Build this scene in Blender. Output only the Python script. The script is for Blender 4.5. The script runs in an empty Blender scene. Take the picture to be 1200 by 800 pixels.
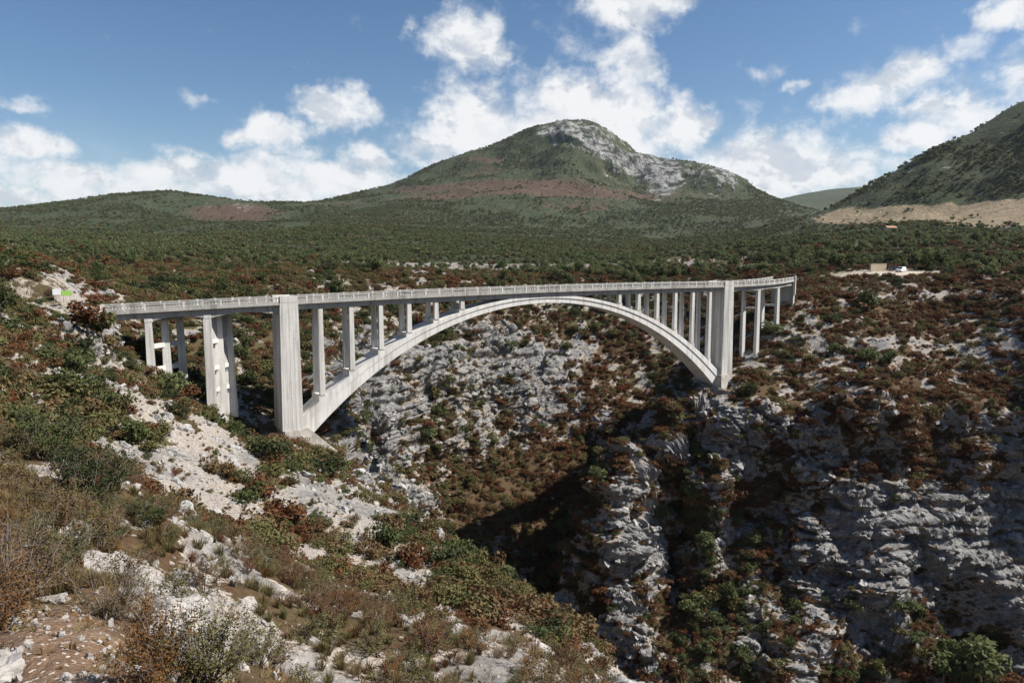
import bpy, bmesh, math, random
import numpy as np
from mathutils import Vector, Matrix, Euler

# ------------------------------------------------------------------ camera
SC = bpy.context.scene
COL = SC.collection
YAW, PITCH, FOC = math.radians(30.6), math.radians(6.39), 850.0     # focal length in pixels of a 1200 wide frame
CAM = np.array([-89.5, -136.1, 8.2])
cd = bpy.data.cameras.new('camera'); cam = bpy.data.objects.new('camera', cd); COL.objects.link(cam)
cd.sensor_width = 36.0; cd.lens = 36.0 * FOC / 1200.0
cd.clip_start = 0.1; cd.clip_end = 60000
cam.location = CAM; cam.rotation_euler = (math.pi / 2 - PITCH, 0, -YAW)
SC.camera = cam

# ------------------------------------------------------------------ sun, sky, exposure
SUN_EL, SUN_AZ = math.radians(45.8), math.radians(180 - 57.5)      # azimuth clockwise from +Y (along the bridge is +X)
SUN_DIR = np.array([math.sin(SUN_AZ) * math.cos(SUN_EL), math.cos(SUN_AZ) * math.cos(SUN_EL), math.sin(SUN_EL)])
sd = bpy.data.lights.new('sun', 'SUN'); sd.energy = 5.0; sd.angle = math.radians(0.53); sd.color = (1.0, 0.955, 0.89)
so = bpy.data.objects.new('sun', sd); COL.objects.link(so)
so.rotation_euler = Vector(SUN_DIR).to_track_quat('Z', 'Y').to_euler(); so.location = (0, -50, 200)
SC.view_settings.view_transform = 'Standard'; SC.view_settings.look = 'None'
SC.view_settings.gamma = 1.0; SC.view_settings.exposure = 0.78; SC.view_settings.use_curve_mapping = False
SC.render.engine = 'CYCLES'
SC.cycles.max_bounces = 6; SC.cycles.diffuse_bounces = 3; SC.cycles.glossy_bounces = 2
SC.cycles.transmission_bounces = 3; SC.cycles.volume_bounces = 0; SC.cycles.caustics_reflective = False; SC.cycles.caustics_refractive = False

W = bpy.data.worlds.new('World'); SC.world = W; W.use_nodes = True
SKY_STRENGTH = 0.062

class NT:
    """small helper around a node tree"""
    def __init__(s, tree): s.t = tree; s.n = tree.nodes; s.l = tree.links
    def link(s, a, b): s.l.new(a, b)
    def new(s, typ, **kw):
        n = s.n.new(typ)
        for k, v in kw.items(): setattr(n, k, v)
        return n
    def put(s, sock, v):
        if isinstance(v, bpy.types.NodeSocket): s.l.new(v, sock)
        elif v is not None: sock.default_value = v
    def math(s, op, a, b=None, c=None, clamp=False):
        n = s.new('ShaderNodeMath', operation=op, use_clamp=clamp)
        s.put(n.inputs[0], a); s.put(n.inputs[1], b); s.put(n.inputs[2], c)
        return n.outputs[0]
    def vm(s, op, a, b=None, scale=None):
        n = s.new('ShaderNodeVectorMath', operation=op)
        s.put(n.inputs[0], a); s.put(n.inputs[1], b)
        if scale is not None: s.put(n.inputs['Scale'], scale)
        return n.outputs['Value'] if op in ('LENGTH', 'DISTANCE', 'DOT_PRODUCT') else n.outputs[0]
    def noise(s, vec, scale, detail=4, rough=0.55, dist=0.0, lac=2.0):
        n = s.new('ShaderNodeTexNoise'); s.put(n.inputs['Vector'], vec)
        n.inputs['Scale'].default_value = scale; n.inputs['Detail'].default_value = detail
        n.inputs['Roughness'].default_value = rough; n.inputs['Distortion'].default_value = dist
        n.inputs['Lacunarity'].default_value = lac
        return n.outputs['Fac']
    def ramp(s, v, a, b, lo=0.0, hi=1.0, smooth=True):
        n = s.new('ShaderNodeMapRange', interpolation_type='SMOOTHSTEP' if smooth else 'LINEAR')
        s.put(n.inputs['Value'], v); s.put(n.inputs['From Min'], a); s.put(n.inputs['From Max'], b)
        s.put(n.inputs['To Min'], lo); s.put(n.inputs['To Max'], hi)
        return n.outputs['Result']
    def mix(s, f, a, b, blend='MIX'):
        n = s.new('ShaderNodeMix', data_type='RGBA', blend_type=blend)
        s.put(n.inputs['Factor'], f)
        s.put(n.inputs['A'], a if isinstance(a, bpy.types.NodeSocket) else (*a[:3], 1.0))
        s.put(n.inputs['B'], b if isinstance(b, bpy.types.NodeSocket) else (*b[:3], 1.0))
        return n.outputs['Result']
    def attr(s, name):
        return s.new('ShaderNodeAttribute', attribute_name=name).outputs['Fac']

def ray(px, py):
    """world direction through a pixel of the 1200x800 photograph, scaled to horizontal depth 1"""
    h = FOC * math.cos(PITCH) + (400 - py) * math.sin(PITCH)
    z = -FOC * math.sin(PITCH) + (400 - py) * math.cos(PITCH)
    return (px - 600) / h, 1.0, z / h
def azel(px, py):
    r, d, z = ray(px, py)
    return math.atan2(r, d) + YAW, math.atan2(z, math.hypot(r, d))

def build_world():
    t = NT(W.node_tree); t.n.clear()
    out = t.new('ShaderNodeOutputWorld'); bg = t.new('ShaderNodeBackground')
    sky = t.new('ShaderNodeTexSky', sky_type='NISHITA'); sky.sun_disc = False
    sky.sun_elevation = SUN_EL; sky.sun_rotation = SUN_AZ; sky.altitude = 600
    sky.air_density = 1.0; sky.dust_density = 0.6; sky.ozone_density = 1.6
    geo = t.new('ShaderNodeTexCoord').outputs['Generated']
    sep = t.new('ShaderNodeSeparateXYZ'); t.link(geo, sep.inputs[0])
    az = t.math('ARCTAN2', sep.outputs[0], sep.outputs[1])
    el = t.math('ARCSINE', sep.outputs[2])
    cb = t.new('ShaderNodeCombineXYZ'); t.link(az, cb.inputs[0]); t.link(el, cb.inputs[1])
    p0 = cb.outputs[0]
    # domain warp for puffy outlines
    wn = t.new('ShaderNodeTexNoise'); t.link(p0, wn.inputs['Vector']); wn.inputs['Scale'].default_value = 11
    wn.inputs['Detail'].default_value = 6; wn.inputs['Roughness'].default_value = 0.62
    wv = t.vm('SUBTRACT', wn.outputs['Color'], (0.5, 0.5, 0.5))
    wv = t.vm('MULTIPLY', wv, (0.13, 0.08, 0.0))
    p = t.vm('ADD', p0, wv)
    # clouds: (pixel x, pixel y, half width, half height, strength)
    CL = [(553, 48, 52, 40, 1.0), (572, 62, 34, 20, .8), (474, 33, 14, 18, .45), (735, 5, 85, 38, 1.0), (738, 78, 44, 42, .8), (790, 8, 50, 26, .7),
          (392, 134, 56, 29, 1.0), (310, 156, 46, 24, 1.0), (232, 115, 22, 17, .40), (345, 178, 45, 14, .6), (430, 185, 36, 26, .9),
          (20, 122, 50, 9, .5), (35, 168, 68, 27, .95), (25, 237, 60, 16, .9), (200, 205, 75, 24, .9), (300, 208, 80, 34, 1.0), (390, 215, 80, 30, .95), (95, 212, 95, 26, .9), (225, 180, 55, 9, .5),
          (555, 145, 75, 55, 1.1), (510, 165, 45, 40, .9), (680, 120, 60, 44, 1.1), (730, 140, 70, 50, 1.0), (800, 150, 46, 42, 1.0), (640, 160, 90, 60, 1.0),
          (880, 185, 65, 36, .9), (930, 205, 75, 36, 1.0), (870, 215, 60, 30, .8), (985, 200, 60, 30, .9), (1000, 115, 42, 38, .8), (1060, 75, 55, 34, .75), (1030, 95, 40, 26, .8),
          (1090, 125, 42, 25, .85), (1080, 155, 60, 25, .9), (1175, 15, 50, 32, .95), (1190, 85, 50, 40, .65), (1120, 50, 50, 26, .6), (1140, 130, 60, 30, .8),
          (880, 82, 30, 16, .42), (924, 100, 18, 11, .55), (650, 75, 24, 14, .45), (120, 222, 170, 20, .80), (330, 222, 150, 24, .85), (650, 160, 200, 52, .95), (930, 195, 150, 40, .95), (880, 225, 120, 26, .8), (1085, 92, 120, 46, .42), (1160, 130, 90, 60, .42), (700, 40, 70, 60, .35), (640, 85, 60, 30, .35), (-60, 200, 90, 40, .9), (1290, 70, 70, 50, .9), (-80, 150, 60, 24, .7)]
    acc = None
    for (px, py, w, h, s) in CL:
        a, e = azel(px, py); a1, _ = azel(px + w, py); _, e1 = azel(px, py - h)
        v = t.vm('SUBTRACT', p, (a, e, 0))
        v = t.vm('MULTIPLY', v, (0.97 / abs(a1 - a), 0.97 / abs(e1 - e), 0))
        d = t.vm('LENGTH', v)
        m = t.ramp(d, 1.5, 0.10, 0.0, s * 1.08)
        acc = m if acc is None else t.math('MAXIMUM', acc, m)
    # the same broken cumulus all round the horizon, away from the clouds placed above
    aw = t.math('ABSOLUTE', t.math('SUBTRACT', az, YAW))
    away = t.ramp(aw, 0.66, 0.85)
    gv = t.vm('MULTIPLY', p0, (1.0, 1.9, 1.0))
    gn = t.noise(gv, 3.6, 5, 0.55)
    gen = t.ramp(t.math('ADD', gn, t.ramp(el, 0.0, 0.5, 0.10, -0.06)), 0.56, 0.74)
    acc = t.math('MAXIMUM', acc, t.math('MULTIPLY', gen, away))
    fb = t.noise(t.vm('MULTIPLY', p0, (1.0, 1.35, 1.0)), 17, 9, 0.60, 0.25)
    fb2 = t.noise(t.vm('ADD', p0, (7.7, 3.1, 0.4)), 60, 6, 0.62)
    dens = t.math('ADD', acc, t.math('MULTIPLY', t.math('SUBTRACT', fb, 0.5), 1.35))
    dens = t.math('ADD', dens, t.math('MULTIPLY', t.math('SUBTRACT', fb2, 0.5), 0.60))
    cov = t.ramp(dens, 0.16, 0.98)
    # thin veil low down
    veil = t.math('MULTIPLY', t.ramp(el, 0.22, 0.0), t.ramp(t.noise(t.vm('MULTIPLY', p0, (1, 2.2, 1)), 5, 6, .6), 0.40, 0.75, 0.0, 0.35))
    cov = t.math('MAXIMUM', cov, veil)
    # cloud body tone: lumps turned to the sun are brighter, bases greyer
    fs = t.noise(t.vm('MULTIPLY', t.vm('ADD', p0, (-0.012, -0.022, 0)), (1.0, 1.35, 1.0)), 17, 9, 0.60, 0.25)
    lump = t.ramp(t.math('SUBTRACT', fb, fs), -0.10, 0.10)
    thick = t.ramp(dens, 0.75, 1.5)
    low = t.noise(t.vm('MULTIPLY', t.vm('ADD', p0, (0.0, -0.035, 0)), (1.0, 1.2, 1.0)), 8, 5, 0.55)
    hi_ = t.noise(t.vm('MULTIPLY', p0, (1.0, 1.2, 1.0)), 8, 5, 0.55)
    base_ = t.ramp(t.math('SUBTRACT', hi_, low), -0.12, 0.08)
    tone = t.math('ADD', t.math('MULTIPLY', lump, 0.55), t.math('MULTIPLY', base_, 0.45))
    tone = t.ramp(tone, 0.05, 0.62, 0.0, 1.0)
    K = 1.0 / SKY_STRENGTH
    cc = t.mix(tone, (0.37 * K, 0.395 * K, 0.435 * K), (0.54 * K, 0.545 * K, 0.55 * K))
    hs = t.new('ShaderNodeHueSaturation'); t.link(sky.outputs[0], hs.inputs['Color']); hs.inputs['Saturation'].default_value = 1.18
    c = t.mix(t.math('MULTIPLY', cov, 0.97), hs.outputs[0], cc)
    t.link(c, bg.inputs['Color']); bg.inputs['Strength'].default_value = SKY_STRENGTH
    t.link(bg.outputs[0], out.inputs['Surface'])
build_world()
W.cycles.sampling_method = 'MANUAL'; W.cycles.sample_map_resolution = 512

# ------------------------------------------------------------------ noise
_rng = np.random.RandomState(7)
_P = np.concatenate([_rng.permutation(256)] * 3).astype(np.int32)
_G = np.array([[1,1,0],[-1,1,0],[1,-1,0],[-1,-1,0],[1,0,1],[-1,0,1],[1,0,-1],[-1,0,-1],[0,1,1],[0,-1,1],[0,1,-1],[0,-1,-1],[1,1,0],[0,-1,1],[-1,1,0],[0,-1,-1]], np.float32)
def perlin(x, y, z=None, seed=0):
    x = np.asarray(x, np.float64) + seed * 17.31; y = np.asarray(y, np.float64) - seed * 9.77
    z = np.zeros_like(x) + seed * 3.3 if z is None else np.asarray(z, np.float64) + seed * 5.13
    fx, fy, fz = np.floor(x), np.floor(y), np.floor(z)
    X, Y, Z = (fx.astype(np.int64) & 255).astype(np.int32), (fy.astype(np.int64) & 255).astype(np.int32), (fz.astype(np.int64) & 255).astype(np.int32)
    x, y, z = (x - fx).astype(np.float32), (y - fy).astype(np.float32), (z - fz).astype(np.float32)
    u, v, w = (t * t * t * (t * (t * 6 - 15) + 10) for t in (x, y, z))
    A0, A1 = _P[X] + Y, _P[X + 1] + Y
    def g(h, a, b, c):
        q = _G[_P[h] & 15]
        return q[..., 0] * a + q[..., 1] * b + q[..., 2] * c
    def lz(k, c):
        a = g(_P[A0] + Z + k, x, y, c); b = g(_P[A1] + Z + k, x - 1, y, c)
        d = g(_P[A0 + 1] + Z + k, x, y - 1, c); e = g(_P[A1 + 1] + Z + k, x - 1, y - 1, c)
        m = a + u * (b - a); n = d + u * (e - d)
        return m + v * (n - m)
    lo, hi = lz(0, z), lz(1, z - 1)
    return lo + w * (hi - lo)
def fbm(x, y, z=None, lam=10.0, octv=4, gain=0.5, seed=0):
    s = 0.0; a = 1.0
    for k in range(octv):
        f = 2.0 ** k / lam
        s = s + a * perlin(x * f, y * f, None if z is None else z * f, seed + k * 3)
        a *= gain
    return s
def smooth(a, b, x):
    t = np.clip((x - a) / (b - a), 0, 1); return t * t * (3 - 2 * t)

# ------------------------------------------------------------------ frame helpers
CY, SY = math.cos(YAW), math.sin(YAW)
def to_world(r, d, z):
    """camera-levelled frame (right, ahead, up from the eye) -> world"""
    return CAM[0] + r * CY + d * SY, CAM[1] - r * SY + d * CY, CAM[2] + z
def to_local(x, y):
    dx, dy = x - CAM[0], y - CAM[1]
    return dx * CY - dy * SY, dx * SY + dy * CY
def at(px, py, d):
    r, _, z = ray(px, py); return to_world(r * d, d, z * d)
def project(x, y, z):
    r, d = to_local(x, y); zz = z - CAM[2]
    f = d * math.cos(PITCH) - zz * math.sin(PITCH); u = d * math.sin(PITCH) + zz * math.cos(PITCH)
    f = np.where(np.abs(f) < 1e-6, 1e-6, f)
    return 600 + FOC * r / f, 400 - FOC * u / f

# ------------------------------------------------------------------ terrain survey
# points read off the place: (pixel x, pixel y, distance ahead in m)
PIX = [
 # the spur the photographer stands on
 (0,800,3.0),(100,800,3.0),(100,740,3.9),(30,690,4.6),(150,672,5.4),(90,655,6.0),(205,745,4.4),(222,790,4.0),(20,600,7.5),(-150,640,5),(-150,560,9),
 (250,740,10),(300,780,8.5),(240,660,15),(400,790,12),(120,590,17),(190,620,20),(60,530,27),(10,465,40),(0,405,70),(100,505,50),
 (200,585,48),(300,620,42),(350,700,27),(300,690,22),(500,750,33),(600,795,24),(450,680,48),(400,600,73),(300,560,66),(250,520,92),(320,535,105),(100,440,98),(150,480,85),(60,385,100),
 # its rim above the gorge
 (380,523,127),(430,570,109),(470,617,95),(500,648,82),(560,678,70),(600,694,61),(650,725,50),(690,755,43),(740,803,35),(720,790,37),
 # left bridge end, road cutting
 (118,392,116),(140,415,116),(155,440,117),(100,385,113),(70,352,116),(10,352,113),(-60,350,110),(60,334,126),(60,312,142),(100,325,150),(0,300,150),(-100,290,140),(150,345,165),
 (165,448,120),(182,449,121),(200,450,126),(210,430,140),(250,482,127),(285,500,131),(268,450,141),(335,505,134),(360,512,137),(290,420,155),(330,380,175),(250,370,180),(200,350,190),
 # left bank beyond the bridge (faces the camera)
 (390,470,163),(385,420,180),(420,420,205),(450,500,200),(430,545,192),(410,368,215),(450,350,235),(520,375,236),(520,450,222),(520,520,212),(600,365,262),(600,400,252),(600,450,240),(600,520,228),
 (520,590,205),(560,640,195),(600,600,205),(640,580,215),(680,540,226),(660,440,250),(690,400,268),(700,370,280),(740,400,270),(760,360,290),(800,395,272),(820,380,275),(560,560,214),
 (780,455,248),(740,480,238),(810,430,238),
 # right bank spur and slope
 (850,442,193),(870,430,197),(830,450,190),(800,478,186),(770,500,182),(745,530,178),(742,600,170),(760,560,190),(762,640,182),(768,720,173),(850,560,170),(800,600,180),(725,700,160),(740,800,150),(712,640,190),(672,700,186),(690,600,213),(660,640,204),(735,540,225),(720,500,235),(580,668,193),(640,612,211),(700,545,229),(765,490,242),(800,450,247),
 (900,430,196),(890,400,206),(918,352,222),(927,347,225),(960,420,200),(1000,398,206),(940,470,184),(880,500,178),(830,540,172),(950,520,172),(1000,335,242),(940,340,236),
 (1050,322,262),(1000,323,262),(1085,322,260),(960,328,256),(1100,340,238),(1150,346,230),(1200,345,225),(1150,372,222),(1100,420,203),(1200,420,196),(1050,470,188),(1200,480,182),(1100,520,174),(1280,500,170),
 (1000,558,165.5),(1080,565,166.5),(1150,572,168.5),(1210,575,171),(1300,590,172),(980,688,162.5),(1080,690,163.5),(1150,696,165.5),(1210,700,168),(1300,720,168),
 (940,560,169),(920,640,167),(880,600,171),(830,640,165),(860,700,159),(900,720,157),(960,730,154),(1000,780,147),(900,790,148),(820,790,147),(1100,790,142),(1200,800,140),(1080,735,150),
 # plateau
 (-100,300,260),(0,303,260),(100,318,230),(200,325,260),(300,330,290),(400,334,300),(300,310,430),(450,318,400),(600,322,400),(750,322,390),(850,315,380),(900,318,330),(600,308,620),(300,298,650),(0,288,520),(850,303,560),
 (1000,300,390),(1100,302,350),(1200,300,330),(1300,298,320),(1000,286,560),(1200,284,480),(-150,280,500),
 (0,278,950),(150,280,1000),(300,281,1050),(450,279,1100),(600,279,1150),(750,280,1100),(880,281,1000),(960,274,850),
 # hills
 (1050,262,850),(1130,262,750),(1200,262,700),(1300,262,650),(1000,254,1050),(1100,243,1000),(1200,240,900),(1300,230,850),
 (945,254,1300),(975,243,1300),(1000,231,1300),(1050,206,1260),(1100,176,1230),(1150,147,1200),(1180,129,1190),(1200,121,1180),(1260,100,1170),(1330,85,1150),
 (0,262,1800),(150,257,1800),(300,258,2000),(400,250,2050),(500,246,2050),(600,246,2050),(700,248,2050),(800,256,2000),(880,264,1900),(925,262,2000),
 (0,250,3000),(-60,262,2800),(-150,262,2800),(20,249,2900),(60,243,2850),(100,238,2800),(150,234.5,2800),(200,235,2800),(250,236.5,2750),(275,237.5,2700),(292,244,2750),(304,248,2900),(320,246,2900),(350,237,2900),(400,229,2900),
 (450,217,2900),(480,207,2900),(500,199,2900),(525,189,2900),(550,180,2900),(575,172,2900),(600,162,2900),(620,154,2900),(640,147,2900),(655,142,2900),(670,139.5,2900),(685,141,2900),(700,147,2880),(712,156,2850),(722,164,2830),(735,174,2800),(750,182,2800),(770,184,2800),(800,189,2780),(815,194,2760),(830,200,2750),(845,205,2740),(860,210,2720),(880,222,2700),(900,234,2680),(915,243,2700),
 (600,215,2450),(700,215,2400),(500,225,2450),(800,230,2350),(660,180,2650),(740,215,2550),
 (940,318,290),(1000,313,300),(1060,312,300),(1100,313,288),(1200,316,270),(1300,316,260),(960,322,285),
 (905,238,5600),(930,233,5600),(960,227.5,5600),(985,225.5,5600),(1010,226,5600)]
def survey():
    pts = []
    sky = [p for p in PIX if p[2] >= 2600 and p[2] < 3500] + [p for p in PIX if 1160 <= p[2] <= 1300 and p[1] < 254 and p[0] > 940]
    for (px, py, d) in sky[::2]:
        r, _, z = ray(px, py + (26 if d > 2000 else 30)); d2 = d * 1.14; pts.append((r * d2, d2, z * d2))
    for (px, py, d) in PIX:
        if d >= 2600 and d < 3500 and px <= 430: py += (8 if px < 300 else 4.5) + (14 if 288 < px < 335 else 0)
        r, _, z = ray(px, py); pts.append((r * d, d, z * d))
    # places the photograph does not show: gorge floor, the ground behind the eye, the far sides of the hills
    pts += [(0, 0.6, -1.75), (0.8, 1.5, -1.9), (-2, 1, -1.6), (-3.5, 2.0, -1.5), (1.6, 3.2, -3.3), (3.5, 5.5, -6.2), (0, 3, -2.4), (0, 6, -4.7), (-0.9, 4, -3.0), (1.5, 8, -6.4), (0.5, 14, -9.6), (4, 14, -12.5), (2.5, 5.5, -5.2), (-2.2, 7.5, -5.4), (6, 12, -12),
            (9, 20, -18.5), (14, 28, -28), (20, 25, -33), (30, 45, -62), (25, 60, -68), (15, 80, -70), (5, 100, -72), (-8, 125, -76), (-18, 145, -70),
            (40, 95, -112), (28, 120, -116), (12, 145, -118), (-2, 168, -112), (12, 190, -106), 
            (80, 85, -112), (140, 70, -110), (200, 60, -105), (60, 120, -108), (60, 150, -84), (90, 130, -97), (130, 115, -97), (180, 100, -92),
            (40, 20, -45), (70, 30, -75), (120, 20, -85), (60, -20, -50), (150, 200, -18.5), (260, 300, -2), (320, 200, -6), (260, 130, -45)]
    for a in range(-70, 71, 14):
        q = math.radians(a)
        pts += [(7000 * math.sin(q), 7000 * math.cos(q), 40), (14000 * math.sin(q), 14000 * math.cos(q), 40)]
        if not (12 < a < 30): pts += [(4600 * math.sin(q), 4600 * math.cos(q), 40)]
    for a in (-60, -48): 
        q = math.radians(a)
        for R, z in ((10, -1.6), (40, -2), (120, 0), (300, 8), (900, 30), (2500, 70)): pts.append((R * math.sin(q), R * math.cos(q), z))
    for a in (48, 62):
        q = math.radians(a)
        for R, z in ((4, -3), (10, -8), (500, 10), (1000, 150)): pts.append((R * math.sin(q), R * math.cos(q), z))
    return np.array(pts, float)
def lp(r, d):
    rho = np.hypot(r, d); th = np.clip(np.arctan2(r, d), -1.25, 1.25)
    return np.stack([th, np.log(np.maximum(rho, 0.9))], -1), np.maximum(rho, 0.9)
def _k(d2): return 0.5 * d2 * np.log(d2 + 1e-12)
_S = survey(); _SX, _SR = lp(_S[:, 0], _S[:, 1]); _Q = _S[:, 2] / _SR
_n = len(_S)
_D2 = ((_SX[:, None] - _SX[None]) ** 2).sum(-1)
_A = np.zeros((_n + 3, _n + 3)); _A[:_n, :_n] = _k(_D2) + np.eye(_n) * 2e-5
_A[:_n, _n] = 1; _A[:_n, _n + 1:] = _SX; _A[_n, :_n] = 1; _A[_n + 1:, :_n] = _SX.T
_Wt = np.linalg.solve(_A, np.concatenate([_Q, np.zeros(3)]))
def base(r, d):
    """height over the eye of the smooth landform"""
    shp = np.shape(r); X, rho = lp(np.ravel(r), np.ravel(d)); out = np.empty(len(rho))
    for i in range(0, len(rho), 60000):
        x = X[i:i + 60000]
        d2 = (x[:, :1] - _SX[:, 0]) ** 2 + (x[:, 1:] - _SX[:, 1]) ** 2
        out[i:i + 60000] = _k(d2) @ _Wt[:_n] + _Wt[_n] + x @ _Wt[_n + 1:]
    return (out * rho).reshape(shp)

def worley(x, y, z, seed=0):
    """random value of the nearest cell, and how far inside it the point lies"""
    ix, iy, iz = np.floor(x).astype(np.int64), np.floor(y).astype(np.int64), np.floor(z).astype(np.int64)
    f1 = np.full(x.shape, 9.0); f2 = np.full(x.shape, 9.0); val = np.zeros(x.shape)
    for a in (-1, 0, 1):
        for b in (-1, 0, 1):
            for c in (-1, 0, 1):
                h = _P[_P[_P[(ix + a + seed) & 255] + ((iy + b) & 255)] + ((iz + c) & 255)]
                h2 = _P[h + 57]; h3 = _P[h2 + 91]
                d = (ix + a + h / 255.0 - x) ** 2 + (iy + b + h2 / 255.0 - y) ** 2 + (iz + c + h3 / 255.0 - z) ** 2
                k = d < f1; f2 = np.where(k, f1, np.minimum(f2, d)); val = np.where(k, _P[h3 + 13] / 255.0, val); f1 = np.where(k, d, f1)
    return val, np.sqrt(f2) - np.sqrt(f1)

# ------------------------------------------------------------------ objects, tags, meshes
def tag(o, label=None, cat=None, group=None, kind=None):
    if label: o['label'] = label
    if cat: o['category'] = cat
    if group: o['group'] = group
    if kind: o['kind'] = kind
    return o
def empty(name, loc=(0, 0, 0), rz=0.0):
    o = bpy.data.objects.new(name, None); COL.objects.link(o); o.location = loc; o.rotation_euler = (0, 0, rz); o.empty_display_size = 0.3
    return o
def mesh_np(name, co, quads=None, tris=None, smooth_=True):
    me = bpy.data.meshes.new(name)
    nq = 0 if quads is None else len(quads); nt = 0 if tris is None else len(tris)
    me.vertices.add(len(co)); me.vertices.foreach_set('co', np.asarray(co, np.float32).ravel())
    loops = []
    if nq: loops.append(np.asarray(quads, np.int32).ravel())
    if nt: loops.append(np.asarray(tris, np.int32).ravel())
    loops = np.concatenate(loops)
    me.loops.add(len(loops)); me.loops.foreach_set('vertex_index', loops)
    start = np.concatenate([np.arange(nq) * 4, nq * 4 + np.arange(nt) * 3]).astype(np.int32)
    me.polygons.add(nq + nt); me.polygons.foreach_set('loop_start', start)
    me.polygons.foreach_set('use_smooth', np.full(nq + nt, smooth_, bool))
    me.update(calc_edges=True)
    return me
def link(name, me, mat=None, parent=None):
    o = bpy.data.objects.new(name, me); COL.objects.link(o)
    if mat is not None and not me.materials: me.materials.append(mat)
    if parent is not None: o.parent = parent
    return o
class MB:
    """collects boxes, prisms and sweeps into one mesh"""
    def __init__(s): s.v = []; s.f = []
    def hexa(s, p):
        """eight corners: bottom four (ccw), top four"""
        b = len(s.v); s.v += [tuple(q) for q in p]
        s.f += [(b+3, b+2, b+1, b), (b+4, b+5, b+6, b+7)] + [(b+i, b+(i+1) % 4, b+4+(i+1) % 4, b+4+i) for i in range(4)]
    def box(s, x0, x1, y0, y1, z0, z1):
        s.hexa([(x0, y0, z0), (x1, y0, z0), (x1, y1, z0), (x0, y1, z0), (x0, y0, z1), (x1, y0, z1), (x1, y1, z1), (x0, y1, z1)])
    def sweep(s, rings, closed=True, caps=True):
        n = len(rings[0]); b = len(s.v)
        for r in rings: s.v += [tuple(q) for q in r]
        for i in range(len(rings) - 1):
            for j in range(n if closed else n - 1):
                k = (j + 1) % n
                s.f.append((b+i*n+j, b+i*n+k, b+(i+1)*n+k, b+(i+1)*n+j))
        if caps and closed:
            s.f.append(tuple(b + j for j in range(n))[::-1]); s.f.append(tuple(b + (len(rings)-1)*n + j for j in range(n)))
    def tube(s, pts, rad, n=5):
        rings = []
        for i, p in enumerate(pts):
            p = Vector(p); d = (Vector(pts[min(i+1, len(pts)-1)]) - Vector(pts[max(i-1, 0)])).normalized()
            a = d.orthogonal().normalized(); c = d.cross(a); r = rad[i] if hasattr(rad, '__len__') else rad
            rings.append([p + (a * math.cos(2*math.pi*k/n) + c * math.sin(2*math.pi*k/n)) * r for k in range(n)])
        s.sweep(rings)
    def mesh(s, name, smooth_=False):
        me = bpy.data.meshes.new(name); me.from_pydata(s.v, [], s.f); me.update()
        bm = bmesh.new(); bm.from_mesh(me); bmesh.ops.recalc_face_normals(bm, faces=bm.faces); bm.to_mesh(me); bm.free()
        if smooth_: me.polygons.foreach_set('use_smooth', np.ones(len(me.polygons), bool))
        return me
    def build(s, name, mat, parent=None, smooth_=False): return link(name, s.mesh(name, smooth_), mat, parent)

# ------------------------------------------------------------------ materials
def new_mat(name):
    m = bpy.data.materials.new(name); m.use_nodes = True; t = NT(m.node_tree); t.n.clear()
    out = t.new('ShaderNodeOutputMaterial'); b = t.new('ShaderNodeBsdfPrincipled'); t.link(b.outputs[0], out.inputs[0])
    b.inputs['Specular IOR Level'].default_value = 0.25; b.inputs['Roughness'].default_value = 0.85
    return m, t, b, out
def bump(t, b, h, dist, strength=1.0):
    n = t.new('ShaderNodeBump'); n.inputs['Strength'].default_value = strength; n.inputs['Distance'].default_value = dist
    t.link(h, n.inputs['Height']); t.link(n.outputs[0], b.inputs['Normal'])
def flat_mat(name, col, rough=0.7, metal=0.0, vary=0.12, scale=6.0):
    m, t, b, _ = new_mat(name)
    co = t.new('ShaderNodeTexCoord').outputs['Object']
    n = t.noise(co, scale, 4, 0.6)
    c = t.mix(t.ramp(n, 0.3, 0.7), tuple(v * (1 - vary) for v in col), tuple(min(1, v * (1 + vary)) for v in col))
    t.link(c, b.inputs['Base Color']); b.inputs['Roughness'].default_value = rough; b.inputs['Metallic'].default_value = metal
    return m
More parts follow.
